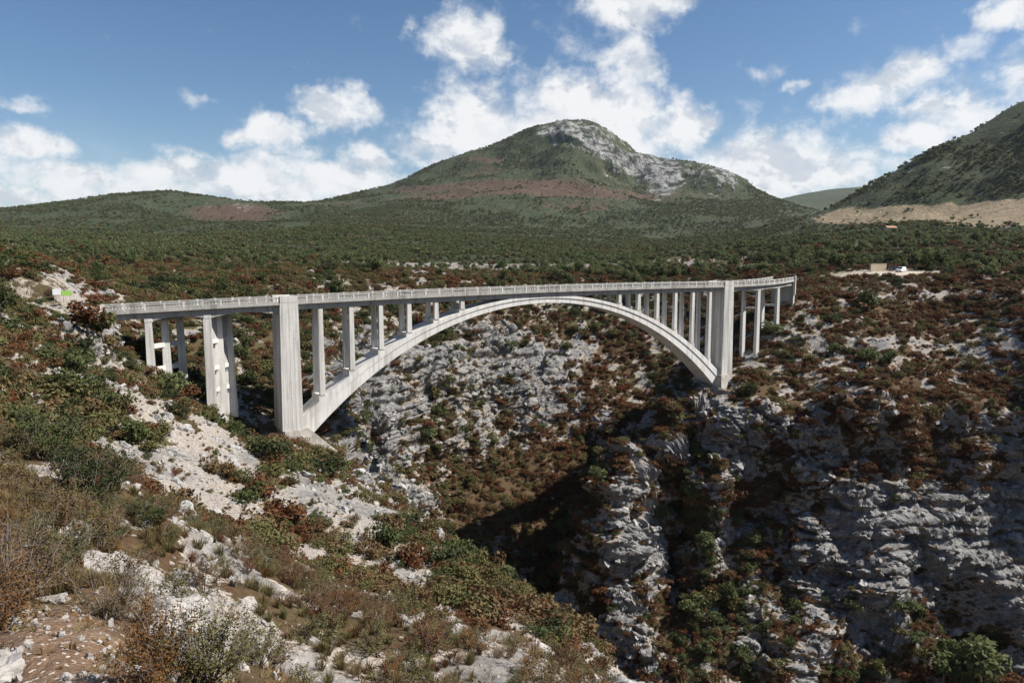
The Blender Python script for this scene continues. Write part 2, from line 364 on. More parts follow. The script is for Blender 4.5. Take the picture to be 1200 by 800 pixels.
def concrete_mat(name, col, streak=0.5, boards=0.0):
    m, t, b, _ = new_mat(name)
    pos = t.new('ShaderNodeNewGeometry').outputs['Position']
    big = t.noise(pos, 0.22, 5, 0.6)
    st = t.noise(t.vm('MULTIPLY', pos, (1.0, 1.0, 0.07)), 1.3, 6, 0.62)
    fine = t.noise(pos, 7.0, 5, 0.65)
    c = t.mix(t.ramp(big, 0.3, 0.7), tuple(v * 0.90 for v in col), tuple(v * 1.06 for v in col))
    c = t.mix(t.ramp(st, 0.46, 0.74, 0.0, streak), c, tuple(v * w for v, w in zip(col, (0.50, 0.485, 0.46))))
    s2 = t.noise(t.vm('MULTIPLY', pos, (1.0, 1.0, 0.05)), 0.55, 5, 0.66)
    c = t.mix(t.ramp(s2, 0.48, 0.66, 0.0, streak), c, tuple(v * w for v, w in zip(col, (0.42, 0.41, 0.39))))
    pt = t.noise(pos, 0.9, 6, 0.7)
    c = t.mix(t.ramp(pt, 0.54, 0.70, 0.0, 0.45), c, tuple(v * w for v, w in zip(col, (0.60, 0.57, 0.52))))
    c = t.mix(t.ramp(fine, 0.35, 0.65, 0.0, 0.22), c, tuple(v * 0.72 for v in col))
    if boards:                                   # vertical marks of the formwork
        sx = t.new('ShaderNodeSeparateXYZ'); t.link(pos, sx.inputs[0])
        q = t.math('FRACT', t.math('MULTIPLY', t.math('ADD', sx.outputs[0], t.math('MULTIPLY', sx.outputs[1], 0.7)), 2.2))
        ln = t.ramp(t.math('ABSOLUTE', t.math('SUBTRACT', q, 0.5)), 0.30, 0.5)
        c = t.mix(t.math('MULTIPLY', ln, boards), c, tuple(v * 0.62 for v in col))
        lz = t.math('FRACT', t.math('MULTIPLY', sx.outputs[2], 0.42))
        c = t.mix(t.math('MULTIPLY', t.ramp(lz, 0.06, 0.0), boards * 0.7), c, tuple(v * 0.55 for v in col))
    t.link(c, b.inputs['Base Color']); bump(t, b, t.math('ADD', fine, st), 0.03, 0.5)
    return m
M = {}
M['concrete'] = concrete_mat('concrete', (0.62, 0.60, 0.56), 0.75, 0.28)
M['concrete_arch'] = concrete_mat('concrete_arch', (0.70, 0.68, 0.64), 0.62, 0.12)
M['concrete_rail'] = concrete_mat('concrete_rail', (0.40, 0.385, 0.355), 0.75)  # also on the girders, where its darker tone stands in for overhang shade
M['concrete_foot'] = concrete_mat('concrete_foot', (0.36, 0.33, 0.29), 0.75, 0.25)
M['asphalt'] = flat_mat('asphalt', (0.06, 0.06, 0.06), 0.95, vary=0.25)
M['white_paint'] = flat_mat('white_paint', (0.78, 0.78, 0.76), 0.6)
M['gravel'] = flat_mat('gravel', (0.42, 0.36, 0.28), 0.95, vary=0.25, scale=1.2)

def rock_colour(t, pos, warm=1.0, k=1.0):
    """limestone: pale grey, darker weathered patches, drip streaks, ochre stains"""
    a = t.noise(pos, 0.35, 8, 0.66, 0.6)
    bb = t.noise(pos, 2.6, 7, 0.68)
    cr = t.noise(t.vm('MULTIPLY', pos, (1.0, 1.0, 0.12)), 0.55, 6, 0.64, 0.4)
    oc = t.noise(t.vm('MULTIPLY', pos, (1.0, 1.0, 0.35)), 0.11, 4, 0.6)
    c = t.mix(t.ramp(a, 0.36, 0.62), (0.13, 0.125, 0.12), (0.36, 0.35, 0.33))
    c = t.mix(t.ramp(bb, 0.44, 0.70, 0.0, 0.60), c, (0.47, 0.455, 0.43))
    c = t.mix(t.ramp(bb, 0.50, 0.30, 0.0, 0.75), c, (0.085, 0.082, 0.08))
    c = t.mix(t.ramp(cr, 0.50, 0.72, 0.0, 0.72), c, (0.14, 0.14, 0.145))
    bd = t.noise(t.vm('MULTIPLY', pos, (0.08, 0.08, 1.0)), 0.9, 5, 0.6, 0.3)
    c = t.mix(t.ramp(bd, 0.55, 0.70, 0.0, 0.55), c, (0.11, 0.108, 0.105))
    c = t.mix(t.ramp(oc, 0.60, 0.76, 0.0, 0.42 * warm), c, (0.44, 0.30, 0.19))
    if k != 1.0: c = t.mix(1.0, c, (k, k, k * 1.01), 'MULTIPLY')
    return c, a, bb, cr

def ground_mat():
    m, t, b, _ = new_mat('ground')
    pos = t.new('ShaderNodeNewGeometry').outputs['Position']
    rock, n_a, n_b, n_c = rock_colour(t, pos, 1.0, 0.63)
    fine = t.noise(pos, 6.0, 6, 0.66)
    mid = t.noise(pos, 0.8, 6, 0.62)
    # broken ground between the bushes: pale pinkish scree and red-brown litter
    scree = t.mix(t.ramp(fine, 0.34, 0.66), (0.13, 0.095, 0.068), (0.40, 0.35, 0.295))
    scree = t.mix(t.ramp(t.noise(pos, 17.0, 3, .6), 0.52, 0.66), scree, (0.54, 0.50, 0.45))
    litter = t.mix(t.ramp(mid, 0.35, 0.65), (0.070, 0.034, 0.016), (0.055, 0.044, 0.020))
    litter = t.mix(t.ramp(fine, 0.4, 0.7, 0.0, 0.55), litter, (0.125, 0.078, 0.042))
    green = t.mix(t.ramp(mid, 0.35, 0.65), (0.035, 0.046, 0.018), (0.062, 0.066, 0.028))
    veg = t.mix(t.attr('green'), litter, green)
    rk = t.math('ADD', t.attr('rock'), t.math('MULTIPLY', t.math('SUBTRACT', mid, 0.5), 1.3))
    rk = t.math('ADD', rk, t.math('MULTIPLY', t.math('SUBTRACT', fine, 0.5), 0.7))
    c = t.mix(t.ramp(rk, 0.30, 0.46), veg, scree)
    isrock = t.math('MULTIPLY', t.ramp(rk, 0.46, 0.62), t.attr('solid'))
    c = t.mix(isrock, c, rock)
    dirt = t.mix(t.ramp(fine, 0.35, 0.65), (0.15, 0.092, 0.056), (0.30, 0.205, 0.135))
    dirt = t.mix(t.ramp(t.noise(pos, 48.0, 4, 0.7), 0.38, 0.62, 0.65, 0.0), dirt, (0.085, 0.05, 0.03))
    dirt = t.mix(t.ramp(t.noise(pos, 3.0, 5, 0.65), 0.42, 0.62, 0.0, 0.55), dirt, (0.105, 0.062, 0.036))
    peb = t.ramp(t.noise(pos, 26.0, 2, 0.5), 0.62, 0.66)
    dirt = t.mix(peb, dirt, (0.46, 0.40, 0.34))
    c = t.mix(t.attr('dirt'), c, dirt)
    grav = t.mix(t.ramp(fine, 0.35, 0.65), (0.34, 0.29, 0.22), (0.50, 0.44, 0.35))
    c = t.mix(t.attr('gravel'), c, grav)
    t.link(c, b.inputs['Base Color']); b.inputs['Roughness'].default_value = 0.95
    h = t.math('ADD', t.math('MULTIPLY', n_a, 1.0), t.math('MULTIPLY', n_b, 0.35))
    h = t.math('ADD', h, t.math('MULTIPLY', fine, 0.16)); h = t.math('ADD', h, t.math('MULTIPLY', n_c, 0.5))
    bump(t, b, h, 0.30, 0.8)
    return m
def hill_mat():
    m, t, b, _ = new_mat('hill')
    pos = t.new('ShaderNodeNewGeometry').outputs['Position']
    big = t.noise(pos, 0.006, 8, 0.62)
    mid = t.noise(pos, 0.035, 7, 0.66)
    fin = t.noise(pos, 0.16, 5, 0.65)
    wood = t.mix(t.ramp(mid, 0.35, 0.65), (0.034, 0.048, 0.019), (0.056, 0.069, 0.029))
    wood = t.mix(t.ramp(fin, 0.45, 0.70, 0.0, 0.55), wood, (0.068, 0.066, 0.034))
    heath = t.mix(t.ramp(fin, 0.35, 0.65), (0.062, 0.038, 0.024), (0.125, 0.072, 0.046))
    heath = t.mix(t.ramp(mid, 0.45, 0.7, 0.0, 0.6), heath, (0.120, 0.088, 0.062))
    hf = t.math('ADD', t.attr('heath'), t.math('MULTIPLY', t.math('SUBTRACT', mid, 0.5), 1.2))
    hf = t.math('ADD', hf, t.math('MULTIPLY', t.math('SUBTRACT', fin, 0.5), 0.7))
    c = t.mix(t.ramp(hf, 0.52, 0.80, 0.0, 0.9), wood, heath)
    rk = t.noise(t.vm('MULTIPLY', pos, (1.0, 1.0, 0.45)), 0.035, 9, 0.74)
    rock = t.mix(t.ramp(rk, 0.42, 0.60), (0.030, 0.034, 0.026), (0.31, 0.305, 0.29))
    rf = t.math('ADD', t.attr('rock'), t.math('MULTIPLY', t.math('SUBTRACT', rk, 0.5), 2.6))
    rf = t.math('ADD', rf, t.math('MULTIPLY', t.math('SUBTRACT', fin, 0.5), 0.9))
    c = t.mix(t.ramp(rf, 0.52, 0.78), c, rock)
    field = t.mix(t.ramp(mid, 0.35, 0.65), (0.24, 0.185, 0.115), (0.33, 0.26, 0.165))
    ff = t.math('ADD', t.attr('field'), t.math('MULTIPLY', t.math('SUBTRACT', mid, 0.5), 0.7))
    c = t.mix(t.ramp(ff, 0.42, 0.58), c, field)
    t.link(c, b.inputs['Base Color']); b.inputs['Roughness'].default_value = 0.95
    bump(t, b, t.math('ADD', rk, t.math('MULTIPLY', fin, 0.5)), 14.0, 0.9)
    return m
M['ground'] = ground_mat(); M['hill'] = hill_mat()

# ------------------------------------------------------------------ terrain mesh
def base_polar(az, R):
    """base() with the ground behind the eye joined from its two sides"""
    a = np.clip(az, -1.25, 1.25); z = base(R * np.sin(a), R * np.cos(a))
    back = np.abs(az) > 1.25
    if back.any():
        k = (np.abs(az) - 1.25) / (math.pi - 1.25) * 0.5
        o = base(R * np.sin(-a), R * np.cos(a)); z = np.where(back, z * (1 - k) + o * k, z)
    return z
# carriageway and verges: world polylines (x, y, z, half width)
ROADS = [[(-91.5, 2.6, 0.45, 3.6), (-104, 2.4, 0.5, 4.4), (-130, 0.5, 0.6, 4.4), (-170, -6, 1.5, 4.4)]]
def road_field(x, y):
    best = np.full(np.shape(x), 1e9); zz = np.zeros(np.shape(x))
    for line in ROADS:
        for (x0, y0, z0, w0), (x1, y1, z1, w1) in zip(line[:-1], line[1:]):
            dx, dy = x1 - x0, y1 - y0; t = np.clip(((x - x0) * dx + (y - y0) * dy) / (dx * dx + dy * dy), 0, 1)
            d = np.hypot(x - x0 - t * dx, y - y0 - t * dy) - (w0 + t * (w1 - w0))
            k = d < best; best = np.where(k, d, best); zz = np.where(k, z0 + t * (z1 - z0), zz)
    return best, zz
def blobs(px, py, L):
    s = np.zeros(px.shape)
    for (x, y, w, h, a) in L: s = s + a * np.exp(-(((px - x) / w) ** 2 + ((py - y) / h) ** 2))
    return s

def make_terrain(NCOL=840, NROW=960):
    azs = np.concatenate([np.linspace(-math.pi, -1.25, 10)[:-1], np.linspace(-1.25, -0.68, 26)[:-1], np.linspace(-0.68, 0.68, NCOL),
                          np.linspace(0.68, 1.25, 26)[1:], np.linspace(1.25, math.pi, 10)[1:]])
    # where along each bearing the rows go: evenly by slope length as seen from the spur, so that walls get as many as flats
    ac = np.linspace(-1.25, 1.25, 150); Rs = np.exp(np.linspace(math.log(0.3), math.log(13500), 700))
    A, RR = np.meshgrid(ac, Rs, indexing='ij')
    e = np.arctan2(base_polar(A, RR), RR)
    de = np.diff(e, axis=1); de = np.where(de < 0, 0.45 * np.abs(de), de); dl = np.diff(np.log(RR), axis=1)
    near = np.clip(np.log(RR[:, 1:] / 3.0), 0, 1); near = np.where(RR[:, 1:] < 3, 0.15, near * .85 + .15)
    wl = np.where(RR[:, 1:] > 3800, 0.25, 1.0) * near
    ds = np.sqrt((0.052 * dl * wl) ** 2 + (de * np.clip(near, .3, 1)) ** 2)
    cs = np.concatenate([np.zeros((len(ac), 1)), np.cumsum(ds, 1)], 1); cs /= cs[:, -1:]
    u = np.linspace(0, 1, NROW)
    LR = np.stack([np.interp(u, cs[i], np.log(Rs)) for i in range(len(ac))])
    for _ in range(3): LR[1:-1] = (LR[:-2] + 2 * LR[1:-1] + LR[2:]) / 4
    ax = np.clip(azs, -1.25, 1.25); fi = np.interp(ax, ac, np.arange(len(ac))); i0 = np.minimum(fi.astype(int), len(ac) - 2); fr = (fi - i0)[:, None]
    R = np.exp(LR[i0] * (1 - fr) + LR[i0 + 1] * fr)
    AZ = np.repeat(azs[:, None], NROW, 1)
    z = base_polar(AZ, R)
    r, d = R * np.sin(AZ), R * np.cos(AZ)
    X, Y, Z = to_world(r, d, z)
    # normals of the smooth landform
    P = np.stack([X, Y, Z], -1); ga, gr = np.gradient(P, axis=0), np.gradient(P, axis=1)
    N = np.cross(gr, ga); N /= np.linalg.norm(N, axis=-1, keepdims=True) + 1e-12; N *= np.sign(N[..., 2:3])
    slope = 1 - N[..., 2]
    px, py = project(X, Y, Z)
    front = (np.abs(AZ) < 1.0)
    px = np.where(front, px, -9999)
    cell = np.maximum(np.hypot(np.linalg.norm(gr, axis=-1), 0) * 0.7, 0.0016 * R)
    far = smooth(450, 800, R); isfar = R > 620
    cliff = smooth(0.16, 0.48, slope)
    # extra rock walls and calm ground
    wall = blobs(px, py, [(1090, 630, 130, 62, 1.0), (1200, 640, 90, 60, .8), (560, 450, 110, 60, .5), (737, 640, 14, 110, .6), (1000, 740, 70, 50, .7), (840, 520, 50, 40, .4)]) * (R > 100) * (R < 320)
    slab = np.clip(blobs(px, py, [(1090, 630, 110, 55, 1.2), (1210, 640, 70, 50, 1.0)]), 0, 1) * (R > 130) * (R < 190)
    calm = blobs(px, py, [(600, 600, 60, 60, .8), (70, 740, 90, 60, 1.2), (1040, 320, 70, 6, 1.2), (150, 410, 45, 40, .8)])
    cl = np.clip(cliff * (1 - 0.8 * np.clip(calm, 0, 1)) + wall, 0, 1.2) * (1 - far) * smooth(60, 130, R)
    hrough = np.clip(blobs(px, py, [(680, 165, 60, 25, .9), (740, 195, 50, 25, .9), (800, 212, 50, 20, .7), (850, 220, 30, 14, .5), (640, 210, 160, 40, .3), (1090, 190, 110, 60, .35)]), 0, 1) * (R > 1000)
    disp = np.zeros(R.shape); ripple = np.zeros(R.shape)
    for k, lam in enumerate((420, 210, 105, 52, 26, 13, 6.5, 3.2, 1.6, 0.8, 0.4, 0.2, 0.1)):
        w = np.clip(lam / cell / 2.2 - 1.0, 0, 1)
        if lam > 60: w = w * smooth(500, 1500, R) * (1 - smooth(3500, 5000, R) * .5)
        if lam < 8: w = w * (1 - far)
        idx = w > 0.001
        if not idx.any(): continue
        n = perlin(X[idx] / lam, Y[idx] / lam, Z[idx] / lam, seed=k)
        rid = 0.55 - 2.0 * np.abs(n)
        amp = np.where(R[idx] > 600, np.where(hrough[idx] > 0, 0.05 + 0.10 * hrough[idx], 0.05) if lam > 60 else 0.06 + 0.12 * hrough[idx], 0.05 + 0.03 * smooth(40, 8, R[idx]))
        v = n * lam * amp * (1 - 0.75 * np.clip(calm[idx], 0, 1))
        ck = cl[idx]
        v = v * (1 - ck * .4) + (1 - .75 * slab[idx]) * ck * rid * lam * 0.62 * (0.13 if lam > 2 else 0.12) * (1.3 if lam > 20 else 1.0)
        disp[idx] += v * w[idx]
        if 20 < lam < 240: disp[idx] += hrough[idx] * rid * lam * 0.11 * w[idx]
    # fractured blocks on the rock walls
    ck = (cl > 0.04) & (R > 55) & (R < 420) & front
    for bs, am, sd_ in ((11.0, 4.2, 0), (4.4, 2.0, 60), (1.9, 0.85, 120)):
        rv, ed = worley(X[ck] / bs + 0.35 * perlin(X[ck] / bs, Y[ck] / bs, Z[ck] / bs, 3), Y[ck] / bs, Z[ck] / (bs * 0.62) + .3 * perlin(X[ck] / bs, Z[ck] / bs, Y[ck] / bs, 4), sd_)
        disp[ck] += (1 - .5 * smooth(185, 205, R[ck])) * np.clip(cl[ck] * 1.3, 0, 1) * (1 - .6 * slab[ck]) * am * ((rv - 0.5) * np.clip(ed * 14, 0, 1) - 0.22 * (1 - smooth(0.0, 0.10, ed)))
    # limestone beds: ledges that stand out along the contours
    warp = fbm(X, Y, Z, lam=38, octv=3, seed=31) * 3.2
    bed = 0.0
    for th, am in ((6.4, 1.15), (2.3, 0.45)):
        q = ((Z + warp) / th + 0.25 * perlin(X / 60, Y / 60, seed=12)) % 1.0
        bed = bed + am * (smooth(0.0, 0.18, q) * (1 - smooth(0.72, 1.0, q)) - 0.55)
    disp += (1 + slab) * bed * np.clip(cl * 1.2 + 0.16 * smooth(60, 140, R), 0, 1) * (1 - far) * (0.5 + 0.8 * (perlin(X / 25, Y / 25, Z / 40, seed=44) + 0.3).clip(0, 1))
    # no roughness right at the eye, nor past the hills
    disp *= smooth(0.4, 2.2, R) 
    rd, rz = road_field(X, Y)
    wr = 1 - smooth(0.2, 3.2, rd)
    disp *= 1 - wr
    P = P + N * disp[..., None]
    P[..., 2] = P[..., 2] * (1 - wr) + rz * wr
    # ---- ground cover
    n1 = fbm(X, Y, Z, lam=15, octv=4, gain=0.6, seed=3); n2 = fbm(X, Y, Z, lam=5.0, octv=3, seed=9)
    n3 = fbm(X, Y, Z, lam=55, octv=3, seed=21)
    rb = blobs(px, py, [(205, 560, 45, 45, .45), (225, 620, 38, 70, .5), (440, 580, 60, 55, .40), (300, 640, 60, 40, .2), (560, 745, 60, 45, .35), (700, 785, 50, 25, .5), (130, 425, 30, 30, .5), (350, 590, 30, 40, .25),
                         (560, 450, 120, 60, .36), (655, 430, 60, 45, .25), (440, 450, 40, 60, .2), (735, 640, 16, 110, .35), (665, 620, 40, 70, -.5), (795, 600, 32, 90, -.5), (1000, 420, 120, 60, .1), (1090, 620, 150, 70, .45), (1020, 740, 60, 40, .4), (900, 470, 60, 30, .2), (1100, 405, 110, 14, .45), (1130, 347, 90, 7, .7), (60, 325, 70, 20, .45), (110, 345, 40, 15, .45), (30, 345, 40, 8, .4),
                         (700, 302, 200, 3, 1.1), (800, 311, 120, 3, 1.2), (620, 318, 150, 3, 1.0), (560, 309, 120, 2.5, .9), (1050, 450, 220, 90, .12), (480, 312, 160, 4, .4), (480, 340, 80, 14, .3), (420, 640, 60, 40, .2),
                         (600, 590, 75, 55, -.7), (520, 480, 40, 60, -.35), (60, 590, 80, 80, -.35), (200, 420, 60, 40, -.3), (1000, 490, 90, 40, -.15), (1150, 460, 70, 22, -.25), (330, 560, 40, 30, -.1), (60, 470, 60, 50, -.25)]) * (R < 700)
    nb = smooth(100, 160, R)
    n4 = perlin(X / 1.7, Y / 1.7, Z / 1.7, 71) * (1 - smooth(90, 200, R)) + smooth(110, 180, R) * (1 - smooth(330, 450, R)) * (perlin(X / 4.2, Y / 4.2, Z / 1.5, 72) + .6 * perlin(X / 2.1, Y / 2.1, Z / 1.0, 73))
    rock = 0.10 + 0.07 * (1 - smooth(100, 140, R)) + 0.0 * (1 - smooth(20, 34, R)) + (0.20 + .14 * nb) * n1 + (0.80 - .25 * nb) * n2 + 0.50 * n4 + 0.22 * np.clip(cl, 0, 1) + 0.30 * np.clip(wall, 0, 1) + rb * 0.8 + 0.13 * (1 - smooth(120, 170, R)) + 0.10 * n3 + 0.30 * smooth(.25, .6, disp / (1 + .02 * R))
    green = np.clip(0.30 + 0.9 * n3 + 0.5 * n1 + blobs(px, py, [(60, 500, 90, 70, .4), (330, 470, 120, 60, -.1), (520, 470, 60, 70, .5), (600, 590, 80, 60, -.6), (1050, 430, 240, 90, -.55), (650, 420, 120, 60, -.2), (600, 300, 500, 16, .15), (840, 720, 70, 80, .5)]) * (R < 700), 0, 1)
    green = np.maximum(green, smooth(330, 620, R) * (0.45 + 0.5 * n3))
    green = green * (0.25 + 0.75 * smooth(20, 70, R))
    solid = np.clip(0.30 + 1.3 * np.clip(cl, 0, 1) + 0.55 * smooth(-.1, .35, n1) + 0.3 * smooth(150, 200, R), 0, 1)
    dirt = np.clip(blobs(px, py, [(70, 760, 95, 62, 1.3), (20, 720, 60, 40, .6)]) * (R < 8) + 0.6 * (R < 2.5), 0, 1)
    gravel = np.maximum(1 - smooth(-.3, 1.6, rd), np.clip(blobs(px, py, [(1040, 319.5, 55, 2.4, 1.5), (985, 324, 34, 2, .9)]) * (R > 235) * (R < 330) * 1.3, 0, 1))
    heath = np.clip(0.13 + 0.35 * fbm(X, Y, None, lam=380, octv=3, seed=51) + 0.55 * smooth(1500, 2100, R) * perlin(X / 700, Y / 700, Z / 42, 52) + blobs(px, py, [(560, 236, 80, 9, .5), (620, 212, 90, 14, .4), (470, 225, 60, 9, .35), (700, 235, 60, 22, .35), (250, 246, 60, 10, .55), (150, 240, 90, 8, .3), (300, 250, 30, 12, .4),
                         (1080, 200, 60, 22, .12), (980, 250, 50, 14, .4), (1120, 190, 120, 60, .05), (600, 225, 170, 20, .15), (280, 243, 45, 8, .10), (560, 190, 50, 14, .3), (400, 240, 50, 6, .4)]), 0, 1)
    hrock = blobs(px, py, [(672, 152, 32, 14, .85), (700, 172, 34, 18, .75), (735, 192, 36, 18, .8), (765, 200, 24, 20, .8), (800, 205, 26, 14, .45), (838, 212, 22, 10, .7), (780, 216, 16, 16, .7), (645, 160, 18, 14, .5), (855, 222, 22, 10, .5),
                          (1075, 205, 60, 9, .38), (1090, 235, 50, 6, .1), (1150, 158, 40, 8, .35), (285, 247, 12, 9, .5), (1010, 247, 40, 6, .35), (240, 243, 40, 4, .3), (696, 232, 4, 22, .45)]) + 0.12 * fbm(X, Y, Z, lam=150, octv=3, seed=5)
    field = np.clip(blobs(px, py, [(1080, 250, 130, 9, 1.1), (1190, 252, 80, 14, 1.0), (1120, 262, 60, 6, .6), (980, 253, 30, 6, .6), (1060, 264, 40, 4, -.9), (1000, 258, 26, 5, -.5), (1140, 246, 40, 3, -.4)]) * (R > 600) * (R < 1250), 0, 1.2)
    nc = len(azs)
    ii = (np.arange(nc - 1)[:, None] * NROW + np.arange(NROW - 1)[None]).reshape(-1)
    quads = np.stack([ii, ii + NROW, ii + NROW + 1, ii + 1], -1)
    qr, qx, qy = R.ravel()[ii], px.ravel()[ii], py.ravel()[ii]
    region = np.zeros(len(ii), int)
    region[qr > 640] = 1                                   # wooded plain and hills
    region[(qr > 1350) & (qx >= 306) & (qx < 935) & (qr < 4300)] = 2
    region[(qr > 1350) & (qx < 306) & (qr < 4300)] = 3
    region[(qr > 640) & (qx >= 935) & (qr < 2600)] = 4
    region[(qr >= 4300)] = 5
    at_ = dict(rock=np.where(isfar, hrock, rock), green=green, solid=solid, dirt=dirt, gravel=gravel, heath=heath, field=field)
    names = ['ground', 'plain', 'mountain', 'hill', 'hill', 'far_hills']
    for k, nm in enumerate(names):
        q = quads[region == k]
        if not len(q): continue
        used, inv = np.unique(q, return_inverse=True)
        me = mesh_np(nm, P.reshape(-1, 3)[used], inv.reshape(-1, 4), smooth_=False)
        for an in (('rock', 'green', 'solid', 'dirt', 'gravel') if k == 0 else ('rock', 'heath', 'field')):
            a = me.attributes.new(an, 'FLOAT', 'POINT'); a.data.foreach_set('value', at_[an].reshape(-1)[used].astype(np.float32))
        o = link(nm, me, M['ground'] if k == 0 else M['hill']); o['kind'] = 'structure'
    run = np.maximum.accumulate(np.arctan2(P[..., 2] - CAM[2], R), 1)
    return dict(P=P, N=N, R=R, AZ=AZ, px=px, py=py, rock=rock, green=green, solid=solid, dirt=dirt, gravel=gravel, heath=heath, hrock=hrock, field=field, cl=cl, slope=slope, run=run, azs=azs, rd=rd, n1=n1, n3=n3, disp=disp)
T = make_terrain()
def ground_z(x, y):
    """height of the finished ground under a point (for standing things on it)"""
    r, d = to_local(x, y); a = math.atan2(r, d); R = math.hypot(r, d)
    i = int(np.clip(np.searchsorted(T['azs'], a), 1, len(T['azs']) - 1)); i0 = i - 1
    f = (a - T['azs'][i0]) / (T['azs'][i] - T['azs'][i0])
    z = [np.interp(R, T['R'][j], T['P'][j, :, 2]) for j in (i0, i)]
    return z[0] * (1 - f) + z[1] * f

# ------------------------------------------------------------------ the bridge
BAY = 6.0; HALF = 9.5 * BAY; WY = 5.2          # columns every 6 m, main piers 57 m either side of the crown, columns 5.2 m apart across
def z_grade(x): s = x / BAY; return BAY * (0.0090 * s - 0.00079 * s * s)
def z_ext(x): s = x / BAY; return BAY * (0.0615 - 0.0381 * s * s - 6e-5 * s ** 4)
def z_int(x): s = x / BAY; return BAY * (-0.2166 - 0.04268 * s * s - 9e-5 * s ** 4)
def axis_pt(px, y=0.0):
    """x on the line Y=y seen at pixel column px"""
    q = (px - 600) / (FOC * math.cos(PITCH)); ky = (y - CAM[1])
    return CAM[0] + (ky * SY + q * ky * CY) / (CY - q * SY)
# deck path of the front edge: (x, y, z at girder foot, heading)
PATH = []
x = -87.0
while x <= HALF + 0.01: PATH.append((x, 0.0, z_grade(x), 0.0)); x += 1.5
_x, _y, _z, _h = HALF, 0.0, z_grade(HALF), 0.0; _L = 0.0
while _L < 39:
    _L += 1.5; _h = math.radians(27) * min(1, _L / 39); _x += 1.5 * math.cos(_h); _y += 1.5 * math.sin(_h); _z += 1.5 * (0.004 + 0.024 * min(1, _L / 30))
    PATH.append((_x, _y, _z, _h))
CUM = [0.0]
for a, b in zip(PATH[:-1], PATH[1:]): CUM.append(CUM[-1] + math.hypot(b[0] - a[0], b[1] - a[1]))
def path_at(s):
    i = int(np.clip(np.searchsorted(CUM, s) - 1, 0, len(PATH) - 2)); f = (s - CUM[i]) / (CUM[i + 1] - CUM[i])
    return tuple(PATH[i][k] * (1 - f) + PATH[i + 1][k] * f for k in range(4))
def off(p, across, up, along=0.0):
    h = p[3]; return (p[0] - across * math.sin(h) + along * math.cos(h), p[1] + across * math.cos(h) + along * math.sin(h), p[2] + up)
def sweep_path(mb, s0, s1, prof, step=1.5):
    """sweep a cross-section [(across, up)] along the deck between two distances"""
    n = max(1, int(math.ceil((s1 - s0) / step)))
    mb.sweep([[off(path_at(s0 + (s1 - s0) * i / n), a, u) for (a, u) in prof] for i in range(n + 1)])
S_OF = lambda x: x + 87.0                       # distance along the path on the straight part
S_END = CUM[-1]

bridge = empty('arch_bridge', (0, 0, 0)); tag(bridge, 'pale concrete arch bridge with slender spandrel columns spanning the gorge', 'bridge')
mb = MB(); sweep_path(mb, 0, S_END, [(-0.62, 1.02), (-0.62, 1.40), (WY + 0.62, 1.40), (WY + 0.62, 1.02)]); deck = mb.build('deck_slab', M['concrete_rail'], bridge)
mb = MB(); sweep_path(mb, 0.2, S_END - .2, [(0.3, 1.405), (0.3, 1.42), (WY - 0.3, 1.42), (WY - 0.3, 1.405)]); mb.build('carriageway', M['asphalt'], bridge)
def girder(mb, s0, s1, a0, a1, haunch=0.0, depth=1.02):
    """longitudinal beam, deeper at its supports when haunched"""
    n = max(6, int((s1 - s0) / 0.75)); rings = []
    for i in range(n + 1):
        f = i / n; p = path_at(s0 + (s1 - s0) * f); d = haunch * (2 * f - 1) ** 2
        rings.append([off(p, a, u) for (a, u) in ((a0, 1.02 - depth - d), (a0, 1.018), (a1, 1.018), (a1, 1.02 - depth - d))])
    mb.sweep(rings)
SP2, SP1 = S_OF(axis_pt(244)), S_OF(axis_pt(175))
for (a0, a1) in ((0.02, 0.62), (WY - 0.62, WY - 0.02)):  # girders take the darker rail concrete: overhang shade put into their colour
    for (s0, s1, hn) in ((0.3, SP1, 0.0), (SP1, SP2, 0.62), (SP2, S_OF(-HALF) - 1.7, 0.75)):
        mb = MB(); girder(mb, s0, s1, a0, a1, hn, 1.0); mb.build('girder', M['concrete_rail'], bridge)
    mb = MB(); girder(mb, S_OF(-HALF) + 1.72, S_OF(HALF) - 1.72, a0, a1); mb.build('girder', M['concrete_rail'], bridge)
    for (s0, s1, hn) in ((S_OF(HALF) + 1.72, S_OF(HALF) + 14, 0.3), (S_OF(HALF) + 14, S_OF(HALF) + 26, 0.3), (S_OF(HALF) + 26, S_END - .3, 0.2)):
        mb = MB(); girder(mb, s0, s1, a0, a1, hn); mb.build('girder', M['concrete_rail'], bridge)
